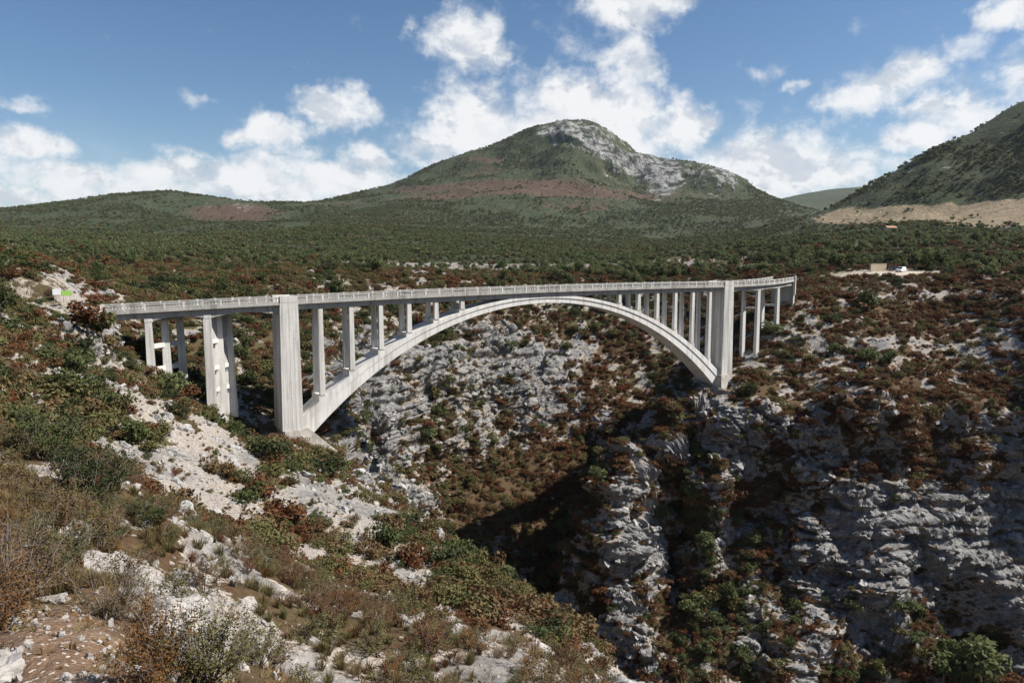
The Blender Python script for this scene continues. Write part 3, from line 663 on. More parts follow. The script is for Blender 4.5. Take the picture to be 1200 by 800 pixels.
# parapets: plinth, handrail and balusters; stouter posts at every third metre
PIER_S = [S_OF(-HALF), S_OF(HALF)]
post_me = {}
for side, a in ((0, -0.60), (1, WY + 0.60)):
    sg = 1 if side == 0 else -1
    a0, a1 = sorted((a + 0.02 * sg, a + 0.26 * sg))
    par = empty('parapet', (0, 0, 0)); par.parent = bridge
    mb = MB(); sweep_path(mb, 0, S_END, [(a0, 1.405), (a0, 1.66), (a1, 1.66), (a1, 1.405)]); mb.build('plinth', M['concrete_rail'], par)
    mb = MB(); sweep_path(mb, 0, S_END, [(a0 - .02, 2.22), (a0 - .02, 2.46), (a1 + .02, 2.46), (a1 + .02, 2.22)]); mb.build('handrail', M['concrete_rail'], par)
    mb = MB(); s = 0.3; k = 0
    while s < S_END - .2:
        p = path_at(s)
        if k % 6:
            c = [off(p, q, u, l) for u in (1.66, 2.22) for (q, l) in ((a0 + .05, -.11), (a0 + .05, .11), (a1 - .05, .11), (a1 - .05, -.11))]
            mb.hexa([c[0], c[1], c[2], c[3], c[4], c[5], c[6], c[7]])
        s += 0.5; k += 1
    mb.build('baluster_row', M['concrete_rail'], par)['kind'] = 'stuff'
    if 'p' not in post_me:
        mb = MB(); mb.box(-.17, .17, -.145, .145, 1.405, 2.50); mb.box(-.2, .2, -.17, .17, 2.50, 2.55); post_me['p'] = mb.mesh('post'); post_me['p'].materials.append(M['concrete'])
    s = 0.3
    while s < S_END:
        p = path_at(s); q = off(p, (a0 + a1) / 2, 0)
        o = link('post', post_me['p'], None, par); o.location = q; o.rotation_euler = (0, 0, p[3]); s += 3.0

# arch rib: box ring with a cornice strip along its upper edge
def arch_ring(mb, f0, f1, y0, y1, x0, x1, n=90):
    rings = []
    for i in range(n + 1):
        xx = x0 + (x1 - x0) * i / n
        rings.append([(xx, y0, f0(xx)), (xx, y1, f0(xx)), (xx, y1, f1(xx)), (xx, y0, f1(xx))])
    mb.sweep(rings)
def zmid(x): return z_ext(x) * 0.62 + z_int(x) * 0.38
AX = HALF + 1.2
mb = MB(); arch_ring(mb, z_int, lambda x: zmid(x) - .02, 0.05, WY - 0.05, -AX, AX); arch = mb.build('arch_rib', M['concrete_arch'], bridge)
def ext_cap(x): return min(z_ext(x), z_grade(x) - 0.04)
for y0, y1 in ((-0.10, WY * .5 - .01), (WY * .5 + .01, WY + 0.10)):
    mb = MB(); arch_ring(mb, zmid, ext_cap, y0, y1, -AX, AX); mb.build('arch_cornice', M['concrete_arch'], bridge)
# spandrel columns in pairs, on cross-sills
for sd_ in (-1, 1):
    for k in range(1, 7):
        xx = sd_ * (HALF - k * BAY); zt = z_grade(xx) - 0.01; zb = z_ext(xx)
        zs = zb + 0.35 + 0.25 * abs(xx) / 50
        mb = MB(); mb.box(xx - .75, xx + .75, 0.06, WY - 0.06, zb - 1.6, zs); mb.build('cross_sill', M['concrete'], bridge)
        for y0 in (0.0, WY - 1.35):
            mb = MB(); w0, w1 = 0.41, 0.50
            mb.hexa([(xx - w1, y0 - .03, zs), (xx + w1, y0 - .03, zs), (xx + w1, y0 + .88, zs), (xx - w1, y0 + .88, zs), (xx - w0, y0, zt), (xx + w0, y0, zt), (xx + w0, y0 + .85, zt), (xx - w0, y0 + .85, zt)])
            mb.build('spandrel_column', M['concrete'], bridge)
        mb = MB(); mb.box(xx - .45, xx + .45, 0.64, WY - 0.64, zt + .02, zt + 0.98); mb.build('cross_beam', M['concrete'], bridge)
# main piers with footings
for sd_, zb in ((-1, at(335, 503, 134)[2]), (1, at(860, 436, 195)[2])):
    xx = sd_ * HALF; zt = z_grade(xx) + 1.45; w0, w1 = 1.65, 1.95
    pr = MB(); y0, y1 = -0.70, 5.6
    pr.hexa([(xx - w1, y0 - .1, zb), (xx + w1, y0 - .1, zb), (xx + w1, y1 + .1, zb), (xx - w1, y1 + .1, zb), (xx - w0, y0, zt), (xx + w0, y0, zt), (xx + w0, y1, zt), (xx - w0, y1, zt)])
    po = pr.build('main_pier', M['concrete'], bridge)
    for j in range(5):                           # shallow vertical ribs left by the formwork
        rx = -1.3 + j * 0.65; mb = MB()
        f = lambda z_, r_: (xx + r_ * (1 + .16 * (zt - z_) / (zt - zb)))
        yb, yt = y0 - .1, y0
        mb.hexa([(f(zb, rx - .07), yb - .02, zb), (f(zb, rx + .07), yb - .02, zb), (f(zb, rx + .07), yb + .1, zb), (f(zb, rx - .07), yb + .1, zb),
                 (f(zt - .8, rx - .07), yt - .02, zt - 1.0), (f(zt, rx + .07), yt - .02, zt - 1.0), (f(zt, rx + .07), yt + .1, zt - 1.0), (f(zt, rx - .07), yt + .1, zt - 1.0)])
        mb.build('pier_rib', M['concrete'], po)
    for (ya, yb) in ((y0 - .03, -0.30), (5.25, 5.86)):  # pilaster that carries the parapet past the pier
        mb = MB(); mb.box(xx - 1.6, xx + 1.6, ya, yb, zt, zt + 1.12); mb.build('pilaster', M['concrete'], po)
    mb = MB(); h = 4.2; e0, e1 = (2.3, 5.2) if sd_ < 0 else (2.1, 2.6)
    ix = -sd_ * 2.2
    mb.hexa([(xx - e1 + ix, -3.6, zb - h), (xx + e1 + ix, -3.6, zb - h), (xx + e1 + ix, 8.6, zb - h), (xx - e1 + ix, 8.6, zb - h), (xx - e0 + ix * .3, -1.5, zb + .05), (xx + e0 + ix * .3, -1.5, zb + .05), (xx + e0 + ix * .3, 6.2, zb + .05), (xx - e0 + ix * .3, 6.2, zb + .05)])
    mb.box(xx - e1 + ix, xx + e1 + ix, -3.6, 8.6, zb - h - 9, zb - h - .01)
    mb.build('footing', M['concrete_foot'], bridge)
# skewed trestles of three legs under the near approach
def trestle(s, skew, zbs, levels, wide=0.55, infill=False):
    p = path_at(s); zt = p[2] - 0.60
    pos = [(p[0] + skew * f, f * WY * 0.94 + 0.45) for f in (0.0, 0.5, 1.0)]
    tr = empty('trestle', (0, 0, 0)); tr.parent = bridge
    for (lx, ly), zb in zip(pos, zbs):
        mb = MB(); w0, w1 = wide, wide * 1.35; t0, t1 = 0.45, 0.62; lean = 0.012 * (zt - zb)
        mb.hexa([(lx - w1 + lean, ly - t1, zb), (lx + w1 + lean, ly - t1, zb), (lx + w1 + lean, ly + t1, zb), (lx - w1 + lean, ly + t1, zb), (lx - w0, ly - t0, zt), (lx + w0, ly - t0, zt), (lx + w0, ly + t0, zt), (lx - w0, ly + t0, zt)])
        mb.build('leg', M['concrete'], tr)
    for (xa, ya), (xb, yb) in zip(pos[:-1], pos[1:]):
        for lv in levels:
            mb = MB(); z0 = zt - lv; dx, dy = xb - xa, yb - ya; L = math.hypot(dx, dy); nx, ny = -dy / L * .28, dx / L * .28; ex, ey = dx / L * .3, dy / L * .3
            mb.hexa([(xa + ex + nx, ya + ey + ny, z0), (xa + ex - nx, ya + ey - ny, z0), (xb - ex - nx, yb - ey - ny, z0), (xb - ex + nx, yb - ey + ny, z0),
                     (xa + ex + nx, ya + ey + ny, z0 + .75), (xa + ex - nx, ya + ey - ny, z0 + .75), (xb - ex - nx, yb - ey - ny, z0 + .75), (xb - ex + nx, yb - ey + ny, z0 + .75)])
            mb.build('brace', M['concrete'], tr)
    if infill:                                   # thin web between the legs, pierced by the gaps under each brace
        for (xa, ya), (xb, yb) in zip(pos[:-1], pos[1:]):
            zb_ = zbs[0] + .5; tops = [zt - .02] + [zt - lv - .9 for lv in levels]; bots = [zt - lv + .76 for lv in levels] + [zb_]
            for z1, z0 in zip(tops, bots):
                if z1 - z0 < .6: continue
                mb = MB(); mb.hexa([(xa + .1, ya + .12, z0), (xa + .3, ya + .0, z0), (xb + .1, yb - .12, z0), (xb - .1, yb, z0), (xa + .1, ya + .12, z1), (xa + .3, ya + .0, z1), (xb + .1, yb - .12, z1), (xb - .1, yb, z1)]); mb.build('web_wall', M['concrete_rail'], tr)
    mb = MB(); xa, ya = pos[0]; xb, yb = pos[2]
    mb.hexa([(xa - .6, ya - .5, zt), (xa + .6, ya - .5, zt), (xb + .6, yb + .5, zt), (xb - .6, yb + .5, zt), (xa - .6, ya - .5, zt + .58), (xa + .6, ya - .5, zt + .58), (xb + .6, yb + .5, zt + .58), (xb - .6, yb + .5, zt + .58)])
    mb.build('cap_beam', M['concrete'], tr)
    return tr
trestle(SP1, 5.4, [at(178, 452, 121)[2] - 1.5] * 3, (4.6, 8.6))
trestle(SP2, 4.2, [at(248, 484, 127)[2] - 2.0] * 3, (4.6, 9.4, 13.4), 0.66, True)
# two-legged trestles under the far approach, curving away
for ds in (14, 26):
    p = path_at(S_OF(HALF) + ds); zt = p[2] - 0.30; tr = empty('trestle', (0, 0, 0)); tr.parent = bridge
    for ac in (0.4, WY - 0.4):
        q = off(p, ac, 0); zb = ground_z(q[0], q[1]) - 2.5
        mb = MB(); mb.hexa([(q[0] - .62, q[1] - .55, zb), (q[0] + .62, q[1] - .55, zb), (q[0] + .62, q[1] + .55, zb), (q[0] - .62, q[1] + .55, zb), (q[0] - .48, q[1] - .42, zt), (q[0] + .48, q[1] - .42, zt), (q[0] + .48, q[1] + .42, zt), (q[0] - .48, q[1] + .42, zt)])
        mb.build('leg', M['concrete'], tr)
    for lv in (5.2, 0.45):
        a, b = off(p, 0.9, -lv - .3), off(p, WY - .9, -lv - .3); mb = MB()
        mb.hexa([(a[0] - .3, a[1], a[2]), (a[0] + .3, a[1], a[2]), (b[0] + .3, b[1], b[2]), (b[0] - .3, b[1], b[2]), (a[0] - .3, a[1], a[2] + .6), (a[0] + .3, a[1], a[2] + .6), (b[0] + .3, b[1], b[2] + .6), (b[0] - .3, b[1], b[2] + .6)])
        mb.build('brace', M['concrete'], tr)
# abutments with wing walls
p = path_at(0.0)
mb = MB(); mb.box(p[0] - 1.2, p[0] + 0.5, -0.58, WY + 0.58, p[2] - 13, p[2] + 1.0); ab = mb.build('abutment', M['concrete_rail'], bridge)
mb = MB(); mb.box(p[0] - 0.55, p[0] + 0.1, -1.02, -0.64, p[2] - 2.2, p[2] + 2.75); mb.build('end_post', M['concrete'], bridge)
mb = MB(); mb.hexa([(p[0] - 7, -1.35, p[2] - 5), (p[0] - .56, -1.35, p[2] - 9), (p[0] - .56, -.92, p[2] - 9), (p[0] - 7, -.92, p[2] - 5), (p[0] - 7, -1.35, p[2] + 1.2), (p[0] - .56, -1.35, p[2] + 1.38), (p[0] - .56, -.92, p[2] + 1.38), (p[0] - 7, -.92, p[2] + 1.2)])
mb.build('wing_wall', M['concrete_foot'], bridge)
p = PATH[-1]
c0, c1, c2, c3 = off(p, -.58, 0, -.6), off(p, -.58, 0, 1.4), off(p, WY + .58, 0, 1.4), off(p, WY + .58, 0, -.6)
mb = MB(); mb.hexa([(c[0], c[1], p[2] - 6.5) for c in (c0, c1, c2, c3)] + [(c[0], c[1], p[2] + 1.0) for c in (c0, c1, c2, c3)]); mb.build('abutment', M['concrete_rail'], bridge)
c0, c1, c2, c3 = off(p, -1.0, 0, -.2), off(p, -1.0, 0, .5), off(p, -.64, 0, .5), off(p, -.64, 0, -.2)
mb = MB(); mb.hexa([(c[0], c[1], p[2] - 3) for c in (c0, c1, c2, c3)] + [(c[0], c[1], p[2] + 2.8) for c in (c0, c1, c2, c3)]); mb.build('end_post', M['concrete'], bridge)

# ------------------------------------------------------------------ plants
def leaf_mat(name, c1, c2, c3, trans=0.22):
    """foliage: three tones mixed per plant and per clump"""
    m, t, b, out = new_mat(name)
    oi = t.new('ShaderNodeObjectInfo').outputs['Random']
    co = t.new('ShaderNodeTexCoord').outputs['Object']
    n = t.noise(co, 3.2, 3, 0.6)
    c = t.mix(t.ramp(oi, 0.1, 0.9), c1, c2)
    c = t.mix(t.ramp(n, 0.48, 0.70), c, c3)
    v = t.noise(co, 19.0, 2, 0.5)
    c = t.mix(t.ramp(v, 0.35, 0.65, 0.35, 0.0), c, tuple(x * 0.35 for x in c1))
    t.link(c, b.inputs['Base Color']); b.inputs['Roughness'].default_value = 0.75; b.inputs['Specular IOR Level'].default_value = 0.15
    tr = t.new('ShaderNodeBsdfTranslucent'); t.link(c, tr.inputs['Color'])
    mx = t.new('ShaderNodeMixShader'); mx.inputs[0].default_value = trans
    t.link(b.outputs[0], mx.inputs[1]); t.link(tr.outputs[0], mx.inputs[2]); t.link(mx.outputs[0], out.inputs[0])
    return m
M['leaf_rust'] = leaf_mat('leaf_rust', (0.140, 0.056, 0.026), (0.120, 0.064, 0.030), (0.180, 0.090, 0.040))
M['leaf_brown'] = leaf_mat('leaf_brown', (0.140, 0.088, 0.044), (0.165, 0.118, 0.056), (0.210, 0.150, 0.072))
M['leaf_orange'] = leaf_mat('leaf_orange', (0.200, 0.105, 0.034), (0.165, 0.078, 0.026), (0.260, 0.155, 0.055), 0.3)
M['leaf_green'] = leaf_mat('leaf_green', (0.062, 0.080, 0.026), (0.078, 0.092, 0.032), (0.115, 0.120, 0.042))
M['leaf_olive'] = leaf_mat('leaf_olive', (0.110, 0.108, 0.038), (0.130, 0.115, 0.046), (0.175, 0.150, 0.060))
M['leaf_dark'] = leaf_mat('leaf_dark', (0.036, 0.048, 0.018), (0.048, 0.058, 0.022), (0.066, 0.072, 0.028))
M['leaf_wood'] = leaf_mat('leaf_wood', (0.108, 0.138, 0.052), (0.138, 0.154, 0.064), (0.180, 0.178, 0.082), 0.38)
M['grass_dry'] = leaf_mat('grass_dry', (0.215, 0.165, 0.078), (0.170, 0.135, 0.055), (0.140, 0.135, 0.048), 0.3)
M['bark'] = flat_mat('bark', (0.14, 0.115, 0.095), 0.95, vary=0.3, scale=20)
M['twig'] = flat_mat('twig', (0.17, 0.14, 0.118), 0.95, vary=0.3, scale=30)

def leaves_from(c, out_n, size, rng, aspect=0.55):
    """one small leaf quad per centre, facing loosely outward"""
    n = len(c); nn = out_n * 0.9 + rng.normal(size=(n, 3)) * 0.75; nn /= np.linalg.norm(nn, axis=1, keepdims=True)
    a = np.cross(nn, rng.normal(size=(n, 3))); a /= np.linalg.norm(a, axis=1, keepdims=True) + 1e-9; b = np.cross(nn, a)
    s = size * rng.uniform(0.65, 1.35, (n, 1)); w = s * aspect
    co = np.stack([c - a * s, c + b * w - a * s * .1, c + a * s, c - b * w - a * s * .1], 1).reshape(-1, 3)
    return co, np.arange(4 * n).reshape(n, 4)
def crown_points(rng, n, clumps, rmin, rmax, spread, zc, zs, fill=0.5):
    cc = []
    for k in range(clumps):
        a = rng.uniform(0, 6.283); q = spread * math.sqrt(rng.uniform(0.02, 1)); z = zc + zs * rng.uniform(-1, 1) * (1 - 0.55 * q / (spread + 1e-6))
        cc.append((q * math.cos(a), q * math.sin(a), z, rng.uniform(rmin, rmax)))
    cc = np.array(cc); k = rng.choice(clumps, n, p=cc[:, 3] ** 2 / (cc[:, 3] ** 2).sum())
    d = rng.normal(size=(n, 3)); d /= np.linalg.norm(d, axis=1, keepdims=True)
    rr = rng.uniform(fill, 1.0, (n, 1)) ** 0.6
    p = cc[k, :3] + d * rr * cc[k, 3:4] * np.array([1.08, 1.08, 0.88])
    p[:, 2] = np.maximum(p[:, 2], 0.02 + 0.05 * rng.uniform(size=n))
    o = d * 0.6 + p * np.array([1, 1, 0.8]) * 0.7 + np.array([0, 0, 0.25])
    return p, o / (np.linalg.norm(o, axis=1, keepdims=True) + 1e-9), cc
def stems_mesh(cc, rng, r0, trunk_h=0.0, n=4, name='stem'):
    mb = MB()
    if trunk_h:
        top = Vector((rng.uniform(-.05, .05), rng.uniform(-.05, .05), trunk_h))
        mb.tube([(0, 0, -0.12), (rng.uniform(-.03, .03), 0.01, trunk_h * .5), top], [r0 * 1.3, r0, r0 * .8], 6)
    for c in cc[:9]:
        s = Vector((0, 0, trunk_h * rng.uniform(.6, 1)) if trunk_h else (c[0] * .15, c[1] * .15, -0.1))
        e = Vector(c[:3]); mid = s.lerp(e, .55) + Vector(rng.normal(size=3)) * 0.04
        mb.tube([s, mid, e], [r0 * .55, r0 * .38, r0 * .12], n)
    return mb.mesh(name, True)
def shrub_variant(seed, mat, n=520, leaf=0.062, tall=0.62, clumps=9, spread=0.42):
    rng = np.random.RandomState(seed)
    p, o, cc = crown_points(rng, n, clumps, 0.17, 0.33, spread, tall * .5, tall * .42)
    co, q = leaves_from(p, o, leaf, rng)
    me = mesh_np('foliage', co, q, smooth_=False); me.materials.append(M[mat])
    st = stems_mesh(cc, rng, 0.022); st.materials.append(M['twig'])
    return me, st
def twiggy_variant(seed, mat, stems=12, subs=7, lv=22, leaf=0.020, tilt=0.75, bare=0.15):
    """open bush with visible stems and small leaves, for the plants close by"""
    rng = np.random.RandomState(seed); mb = MB(); lc = []; lo = []
    for i in range(stems):
        a = rng.uniform(0, 6.283); tl = tilt * math.sqrt(rng.uniform(0.03, 1)); L = rng.uniform(0.6, 1.0) * (1.05 - .25 * tl)
        d = Vector((math.sin(tl) * math.cos(a), math.sin(tl) * math.sin(a), math.cos(tl))); p = Vector((d.x * .08, d.y * .08, -.06)); pts = [p.copy()]
        for k in range(5):
            d = (d + Vector(rng.normal(size=3)) * 0.16 + Vector((0, 0, .05))).normalized(); p = p + d * (L / 5); pts.append(p.copy())
        mb.tube(pts, [0.011, 0.009, 0.007, 0.006, 0.004, 0.002], 4)
        barren = rng.uniform() < bare
        for k in range(subs):
            f = rng.uniform(1.2, 5); j = min(int(f), 4); q = pts[j].lerp(pts[j + 1], f - j)
            e = (Vector(rng.normal(size=3)) * .7 + d * .7 + Vector((q.x, q.y, .2)) * .5).normalized(); l = rng.uniform(.12, .30)
            r2 = [q, q + e * l * .5 + Vector(rng.normal(size=3)) * .02, q + e * l + Vector(rng.normal(size=3)) * .03]
            mb.tube(r2, [0.0035, 0.0025, 0.0012], 3)
            if barren: continue
            for m_ in range(lv):
                g = rng.uniform(.15, 1.05); c = r2[0].lerp(r2[2], g) + Vector(rng.normal(size=3)) * .028
                lc.append(c); lo.append(e)
    co, q = leaves_from(np.array([tuple(c) for c in lc]), np.array([tuple(c) for c in lo]), leaf, rng, 0.5)
    me = mesh_np('foliage', co, q, smooth_=False); me.materials.append(M[mat])
    st = mb.mesh('stem', True); st.materials.append(M['twig'])
    return me, st
def tuft_variant(seed, mat='grass_dry', n=130, h=1.0, wid=0.016):
    rng = np.random.RandomState(seed); a = rng.uniform(0, 6.283, n); tl = rng.uniform(0.05, 0.75, n); L = h * rng.uniform(.45, 1.0, n)
    b = np.stack([np.cos(a) * rng.uniform(0, .14, n), np.sin(a) * rng.uniform(0, .14, n), np.full(n, -.04)], 1)
    d = np.stack([np.sin(tl) * np.cos(a), np.sin(tl) * np.sin(a), np.cos(tl)], 1); s = np.stack([-np.sin(a), np.cos(a), 0 * a], 1) * wid
    mid = b + d * (L * .55)[:, None]; dn = d + np.stack([np.cos(a), np.sin(a), -0.5 * np.ones(n)], 1) * (0.5 * tl)[:, None]; tip = mid + dn * (L * .5)[:, None]
    co = np.stack([b - s, b + s, mid + s * .8, mid - s * .8, tip], 1).reshape(-1, 3); k = np.arange(n)[:, None] * 5
    me = mesh_np('blades', co, k + np.array([[0, 1, 2, 3]]), k + np.array([[3, 2, 4]]), smooth_=False); me.materials.append(M[mat])
    return me
def tree_variant(seed, mat, n=520, leaf=0.06, clumps=13, spread=0.34, zc=0.60, zs=0.27, trunk=0.34, r=(0.13, 0.24)):
    rng = np.random.RandomState(seed)
    p, o, cc = crown_points(rng, n, clumps, r[0], r[1], spread, zc, zs, 0.45)
    co, q = leaves_from(p, o, leaf, rng, 0.6)
    me = mesh_np('crown', co, q, smooth_=False); me.materials.append(M[mat])
    st = stems_mesh(cc, rng, 0.035, trunk, 5, 'trunk'); st.materials.append(M['bark'])
    return me, st
def rock_variant(seed, flat=0.7, sub=4):
    rng = np.random.RandomState(seed); bm = bmesh.new(); bmesh.ops.create_icosphere(bm, subdivisions=sub, radius=1.0)
    co = np.array([v.co for v in bm.verts]); dirs = rng.normal(size=(15, 3)); dirs /= np.linalg.norm(dirs, axis=1, keepdims=True)
    for d, h in zip(dirs, rng.uniform(0.42, 0.82, 15)):
        k = co @ d; co -= np.where(k > h, (k - h) * 0.92, 0)[:, None] * d
    s = seed * 3.7
    n = fbm(co[:, 0] + s, co[:, 1], co[:, 2], lam=1.0, octv=4, gain=0.6, seed=seed % 9); co *= (1 + 0.36 * n)[:, None]
    co *= np.array([1.0, rng.uniform(.65, .95), flat * rng.uniform(.8, 1.1)])
    for v, c in zip(bm.verts, co): v.co = c
    me = bpy.data.meshes.new('rock'); bm.to_mesh(me); bm.free(); me.polygons.foreach_set('use_smooth', np.zeros(len(me.polygons), bool)); me.materials.append(M['rock'])
    return me
def rock_mat():
    m, t, b, _ = new_mat('rock')
    tc = t.new('ShaderNodeTexCoord').outputs['Object']; oi = t.new('ShaderNodeObjectInfo')
    pos = t.vm('ADD', t.vm('MULTIPLY', tc, (1.3, 1.3, 1.3)), t.vm('MULTIPLY', oi.outputs['Location'], (1.0, 1.0, 1.0)))
    c, a, bb, cr = rock_colour(t, pos, 0.6, 0.95)
    f = t.noise(pos, 9.0, 6, 0.68)
    c = t.mix(t.ramp(f, 0.42, 0.70, 0.0, 0.5), c, (0.58, 0.56, 0.53))
    t.link(c, b.inputs['Base Color']); b.inputs['Roughness'].default_value = 0.95
    bump(t, b, t.math('ADD', t.math('ADD', a, bb), t.math('MULTIPLY', f, .4)), 0.10, 0.9)
    return m
M['rock'] = rock_mat()
def near_rock():
    m, t, b, _ = new_mat('rock_near')
    pos = t.new('ShaderNodeNewGeometry').outputs['Position']
    a = t.noise(pos, 2.2, 8, 0.66, .3); f = t.noise(pos, 14.0, 6, 0.7); l = t.noise(pos, 5.0, 5, 0.6)
    c = t.mix(t.ramp(a, 0.35, 0.62), (0.23, 0.21, 0.19), (0.39, 0.365, 0.335))
    c = t.mix(t.ramp(f, 0.50, 0.30, 0.0, 0.55), c, (0.16, 0.145, 0.13))
    c = t.mix(t.ramp(l, 0.60, 0.74, 0.0, 0.6), c, (0.12, 0.115, 0.105))
    c = t.mix(t.ramp(t.noise(pos, 1.1, 4, .6), 0.58, 0.75, 0.0, 0.5), c, (0.36, 0.25, 0.17))
    t.link(c, b.inputs['Base Color']); bump(t, b, t.math('ADD', a, t.math('MULTIPLY', f, .35)), 0.06, 0.9)
    return m
M['rock_near'] = near_rock()

def hidden_holder(name, meshes):
    """collection of plant shapes that the scatter objects draw from (not linked to the scene)"""
    c = bpy.data.collections.new(name)
    for i, mm in enumerate(meshes):
        ob = bpy.data.objects.new('%s_%02d' % (name, i), mm); c.objects.link(ob)
    return c
def join_mesh(a, b):
    """foliage and stems of one plant as a single mesh with two materials"""
    bm = bmesh.new(); bm.from_mesh(a); k = len(bm.faces); bm.from_mesh(b); bm.faces.ensure_lookup_table()
    for f in bm.faces[k:]: f.material_index = 1
    me = bpy.data.meshes.new('plant'); bm.to_mesh(me); bm.free(); me.materials.append(a.materials[0]); me.materials.append(b.materials[0])
    return me
def scatter(name, pts, idx, scl, rot, coll, label):
    me = bpy.data.meshes.new(name); me.vertices.add(len(pts)); me.vertices.foreach_set('co', np.asarray(pts, np.float32).ravel())
    a = me.attributes.new('idx', 'INT', 'POINT'); a.data.foreach_set('value', np.asarray(idx, np.int32))
    a = me.attributes.new('scl', 'FLOAT_VECTOR', 'POINT'); a.data.foreach_set('vector', np.asarray(scl, np.float32).ravel())
    a = me.attributes.new('rot', 'FLOAT_VECTOR', 'POINT'); a.data.foreach_set('vector', np.asarray(rot, np.float32).ravel())
    me.update(); o = link(name, me); tag(o, label, None, None, 'stuff')
    g = bpy.data.node_groups.new(name + '_scatter', 'GeometryNodeTree')
    g.interface.new_socket('Geometry', in_out='INPUT', socket_type='NodeSocketGeometry'); g.interface.new_socket('Geometry', in_out='OUTPUT', socket_type='NodeSocketGeometry')
    ni, no = g.nodes.new('NodeGroupInput'), g.nodes.new('NodeGroupOutput')
    ip = g.nodes.new('GeometryNodeInstanceOnPoints'); ci = g.nodes.new('GeometryNodeCollectionInfo')
    ci.inputs['Collection'].default_value = coll; ci.inputs['Separate Children'].default_value = True; ci.inputs['Reset Children'].default_value = True
    def named(nm, ty):
        n = g.nodes.new('GeometryNodeInputNamedAttribute'); n.data_type = ty; n.inputs['Name'].default_value = nm; return n.outputs['Attribute']
    g.links.new(ni.outputs[0], ip.inputs['Points']); g.links.new(ci.outputs[0], ip.inputs['Instance']); ip.inputs['Pick Instance'].default_value = True
    g.links.new(named('idx', 'INT'), ip.inputs['Instance Index']); g.links.new(named('scl', 'FLOAT_VECTOR'), ip.inputs['Scale'])
    e2r = g.nodes.new('FunctionNodeEulerToRotation'); g.links.new(named('rot', 'FLOAT_VECTOR'), e2r.inputs[0]); g.links.new(e2r.outputs[0], ip.inputs['Rotation'])
    g.links.new(ip.outputs[0], no.inputs[0])
    md = o.modifiers.new('scatter', 'NODES'); md.node_group = g
    return o

# --- quads of the ground as a sampling base
GP = T['P']; GA_ = GP[1:, :-1] - GP[:-1, :-1]; GB_ = GP[:-1, 1:] - GP[:-1, :-1]
QA = np.linalg.norm(np.cross(GA_, GB_), axis=-1)
QV = np.abs(T['AZ'][:-1, :-1]) < 0.70
def qf(k): return T[k][:-1, :-1]
QR = qf('R'); RUN = T['run'][:-1, :-1]
rngs = np.random.RandomState(11)
def sample(dens, margin=0.012, height=1.5):
    """random points on the ground with the given density per square metre, skipping ground far out of sight"""
    seen = np.arctan2(GP[:-1, :-1, 2] + height - CAM[2], QR) >= RUN - margin
    n = rngs.poisson(np.clip(dens * QA * QV * seen, 0, 20)); i, j = np.nonzero(n); k = n[i, j]; i = np.repeat(i, k); j = np.repeat(j, k)
    u, v = rngs.uniform(size=(2, len(i), 1))
    p = GP[i, j] + GA_[i, j] * u + GB_[i, j] * v
    vis = np.arctan2(p[:, 2] + height * .6 - CAM[2], QR[i, j]) >= RUN[i, j] - 0.0005
    return p, i, j, vis
bridge_clear = lambda p: ~((p[:, 0] > -58 - 4) & (p[:, 0] < 62) & (p[:, 1] > -4) & (p[:, 1] < 8.5) & (p[:, 2] > -28 - 9) & ((np.abs(p[:, 0]) > 50))) & (qd(p) > 0.6)
def qd(p): return road_field(p[:, 0], p[:, 1])[0]
def px_of(p): return project(p[:, 0], p[:, 1], p[:, 2])
FMAX = 300

# --- shrubs
SH = [shrub_variant(1, 'leaf_rust'), shrub_variant(2, 'leaf_rust', tall=.5), shrub_variant(3, 'leaf_brown'), shrub_variant(4, 'leaf_brown', tall=.5, n=400), shrub_variant(5, 'leaf_olive'), shrub_variant(6, 'leaf_olive', tall=.75),
      shrub_variant(7, 'leaf_green', tall=.8), shrub_variant(8, 'leaf_dark', tall=.85), shrub_variant(9, 'leaf_green', tall=.6)]
SHC = ['rust red', 'rust red', 'brown', 'brown', 'olive', 'olive', 'green', 'dark green', 'green']
NEAR = [twiggy_variant(21, 'leaf_rust'), twiggy_variant(22, 'leaf_orange'), twiggy_variant(23, 'leaf_brown', bare=.3), twiggy_variant(24, 'leaf_brown', stems=16), twiggy_variant(25, 'leaf_olive', stems=15), twiggy_variant(26, 'leaf_olive', lv=28),
        twiggy_variant(27, 'leaf_green', stems=18, lv=34, bare=0), twiggy_variant(28, 'leaf_dark', stems=18, lv=36, bare=0), twiggy_variant(29, 'leaf_green', stems=14, lv=30, bare=.05)]
rk = qf('rock') + 0.35 * perlin(GP[:-1, :-1, 0] / 2.2, GP[:-1, :-1, 1] / 2.2, GP[:-1, :-1, 2] / 2.2, seed=60)
veg = 1 - smooth(0.26, 0.56, rk)
dens = (np.where(QR < 120, 0.85, 0.55) * veg + np.where(QR < 45, .42, .14)) * (1 - 0.55 * smooth(.55, .8, qf('slope'))) * smooth(3.6, 8, QR) * (1 - smooth(300, 520, QR)) * (1 - np.clip(qf('dirt') * 1.5, 0, 1)) * (1 - np.clip(qf('gravel') * 2, 0, 1)) * (1 - np.clip(blobs(qf('px'), qf('py'), [(70, 338, 50, 16, 1.0), (70, 360, 30, 14, .8)]), 0, .95) * (QR < 200))
p, i, j, vis = sample(dens, height=1.2)
_x, _y = px_of(p); ok = bridge_clear(p) & ~((_x > 1005) & (_x < 1080) & (T['R'][i, j] < 300) & (_y > 308) & (_y < 324)); p, i, j, vis = p[ok], i[ok], j[ok], vis[ok]
gr = T['green'][i, j]; u = rngs.uniform(size=len(p)); pick = rngs.uniform(size=len(p))
